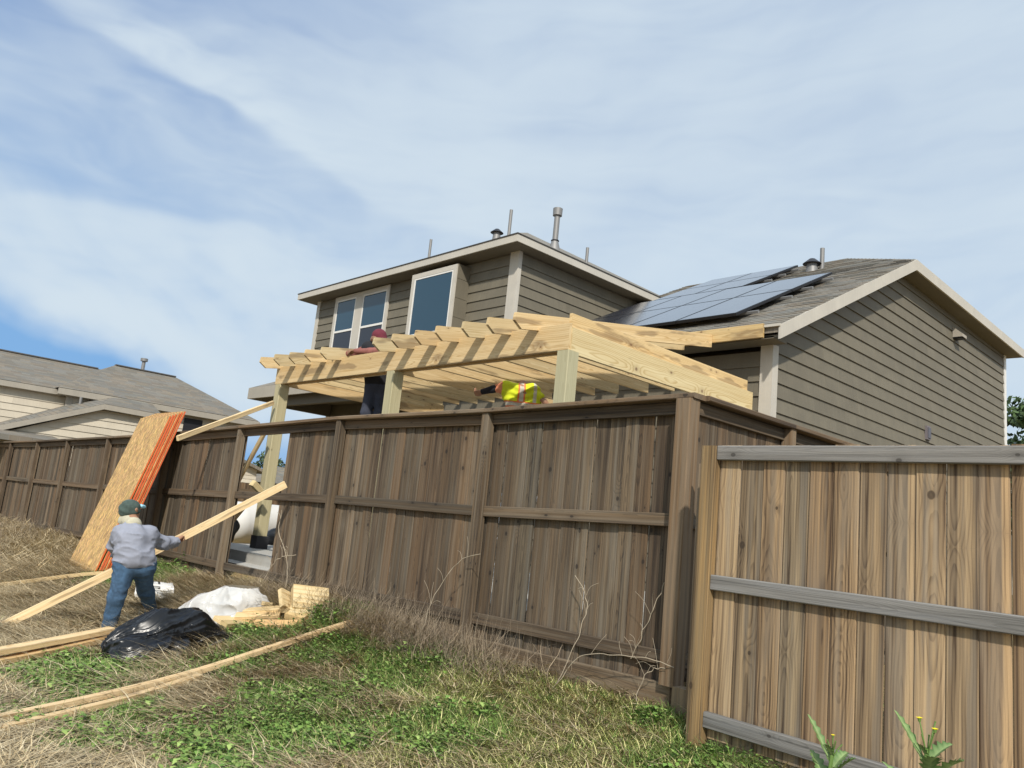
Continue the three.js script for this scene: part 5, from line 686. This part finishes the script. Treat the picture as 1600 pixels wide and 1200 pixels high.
// flowering weeds by the near fence
{
  const LEAF = new THREE.MeshStandardMaterial({ vertexColors: true, roughness: .55, side: THREE.DoubleSide }), YEL = std(.85, .68, .02, .7), STEM = std(.13, .22, .05, .6);
  const weed = (label, base, h, seed, lv, fl) => {
    const R = rng(seed), T = thing('thistle_weed', label, 'weed', base, 'flowering weeds by the near fence'), B = V(...base), top = B.clone().add(V(.02, h, .01));
    put(T, 'stem', new THREE.TubeGeometry(new THREE.CatmullRomCurve3([B, B.clone().lerp(top, .5).add(V(-.012, 0, .01)), top]), 12, .0085, 8), STEM);
    for (const [f, yaw, L0, up, wd] of lv) {
      const L = L0 * .86, o = B.clone().lerp(top, f), d = V(Math.cos(yaw), 0, Math.sin(yaw)), s = V(-d.z, 0, d.x), p = [], c = [], N = 12, row = [];
      for (let i = 0; i <= N; i++) { const t = i / N, jag = 1 + .38 * (i % 2 ? 1 : -.6) * (t < .95 ? 1 : 0), w = wd * .72 * L * Math.pow(Math.sin(Math.PI * Math.min(1, .1 + t * .92)), .7) * jag, m = o.clone().addScaledVector(d, L * (t - .12 * t * t)).add(V(0, L * (up * t - .75 * t * t * (1 - up * .3)), 0)), cup = .45 * w; row.push([m.clone().addScaledVector(s, w).add(V(0, cup, 0)), m, m.clone().addScaledVector(s, -w).add(V(0, cup, 0))]); }
      for (let i = 0; i < N; i++) for (const k of [0, 1]) { const a = row[i][k], b = row[i][k + 1], e = row[i + 1][k + 1], g = row[i + 1][k]; for (const v of [a, b, e, a, e, g]) { const mid = v === row[i][1] || v === row[i + 1][1], q = .8 + .4 * n3(v.x * 40, v.y * 40, v.z * 40); p.push(v.x, v.y, v.z); c.push((mid ? .24 : .075) * q, (mid ? .33 : .155) * q, (mid ? .13 : .04) * q); } }
      put(T, 'leaf', finish(p, null, c), LEAF);
    }
    for (const [x, y, z, r] of fl) { const e = top.clone().add(V(x, y, z)); put(T, 'flower_stalk', new THREE.TubeGeometry(new THREE.CatmullRomCurve3([top.clone().add(V(0, -.04, 0)), top.clone().lerp(e, .6).add(V(0, -.01, 0)), e]), 6, .003, 5), STEM); const b = new THREE.CylinderGeometry(r * .62, r * .4, r * 1.1, 10); b.translate(e.x, e.y, e.z); put(T, 'bud', b, STEM); if (r > .007) { const f = []; for (let i = 0; i < 16; i++) { const g = new THREE.ConeGeometry(r * .2, r * 1.1, 4); g.rotateX(Math.PI / 2 * .8); g.translate(0, 0, r * .6); g.rotateY(i / 16 * 6.283); g.translate(e.x, e.y + r * .7, e.z); f.push(g); } const dsk = new THREE.SphereGeometry(r * .55, 10, 6); dsk.scale(1, .5, 1); dsk.translate(e.x, e.y + r * .75, e.z); f.push(dsk); put(T, 'flower', mergeGeometries(f.map((g) => { const k = g.index ? g.toNonIndexed() : g; return k; })), YEL); } }
  };
  weed('flowering weed with one small yellow bud in front of the near fence', [-1.60, .33, -3.6], .46, 71, [[.35, 2.2, .2, .9, .2], [.45, -.6, .15, 1.15, .42], [.6, 3.6, .18, 1.35, .24], [.68, .5, .15, 1.2, .42], [.8, -1.2, .12, 1.2, .42], [.74, -.2, .13, 1.35, .4], [.85, 3.4, .18, 1.55, .17], [.3, .8, .18, 1.1, .2], [.92, 1.6, .1, 1.2, .22]], [[.0, .05, 0, .0085], [.02, .035, .02, .006], [-.02, .03, .01, .006], [.03, .02, -.02, .005]]);
  weed('taller flowering weed with two open yellow flowers in front of the near fence', [-1.22, .36, -3.6], .53, 73, [[.3, 2.9, .22, .9, .18], [.5, 3.3, .24, 1.25, .15], [.62, -.3, .17, 1.2, .44], [.72, .1, .19, 1.3, .42], [.86, 3.3, .18, 1.6, .2], [.88, -.8, .14, 1.2, .42], [.8, .9, .13, 1.3, .4], [.94, 1.8, .1, 1.1, .2], [.4, .6, .15, .8, .2]], [[-.03, .10, 0, .012], [.035, .075, .02, .012], [.0, .045, -.02, .007], [.02, .1, -.03, .006], [-.01, .05, .03, .006]]);
  weed('small leafy weed low between the taller weed and the right edge', [-1.02, .36, -3.62], .34, 79, [[.6, 2.6, .12, 1.0, .25], [.8, .4, .13, 1.1, .25], [.9, -1.4, .1, 1.1, .25]], [[.0, .02, 0, .005]]);
}
renderer.render(scene, camera);
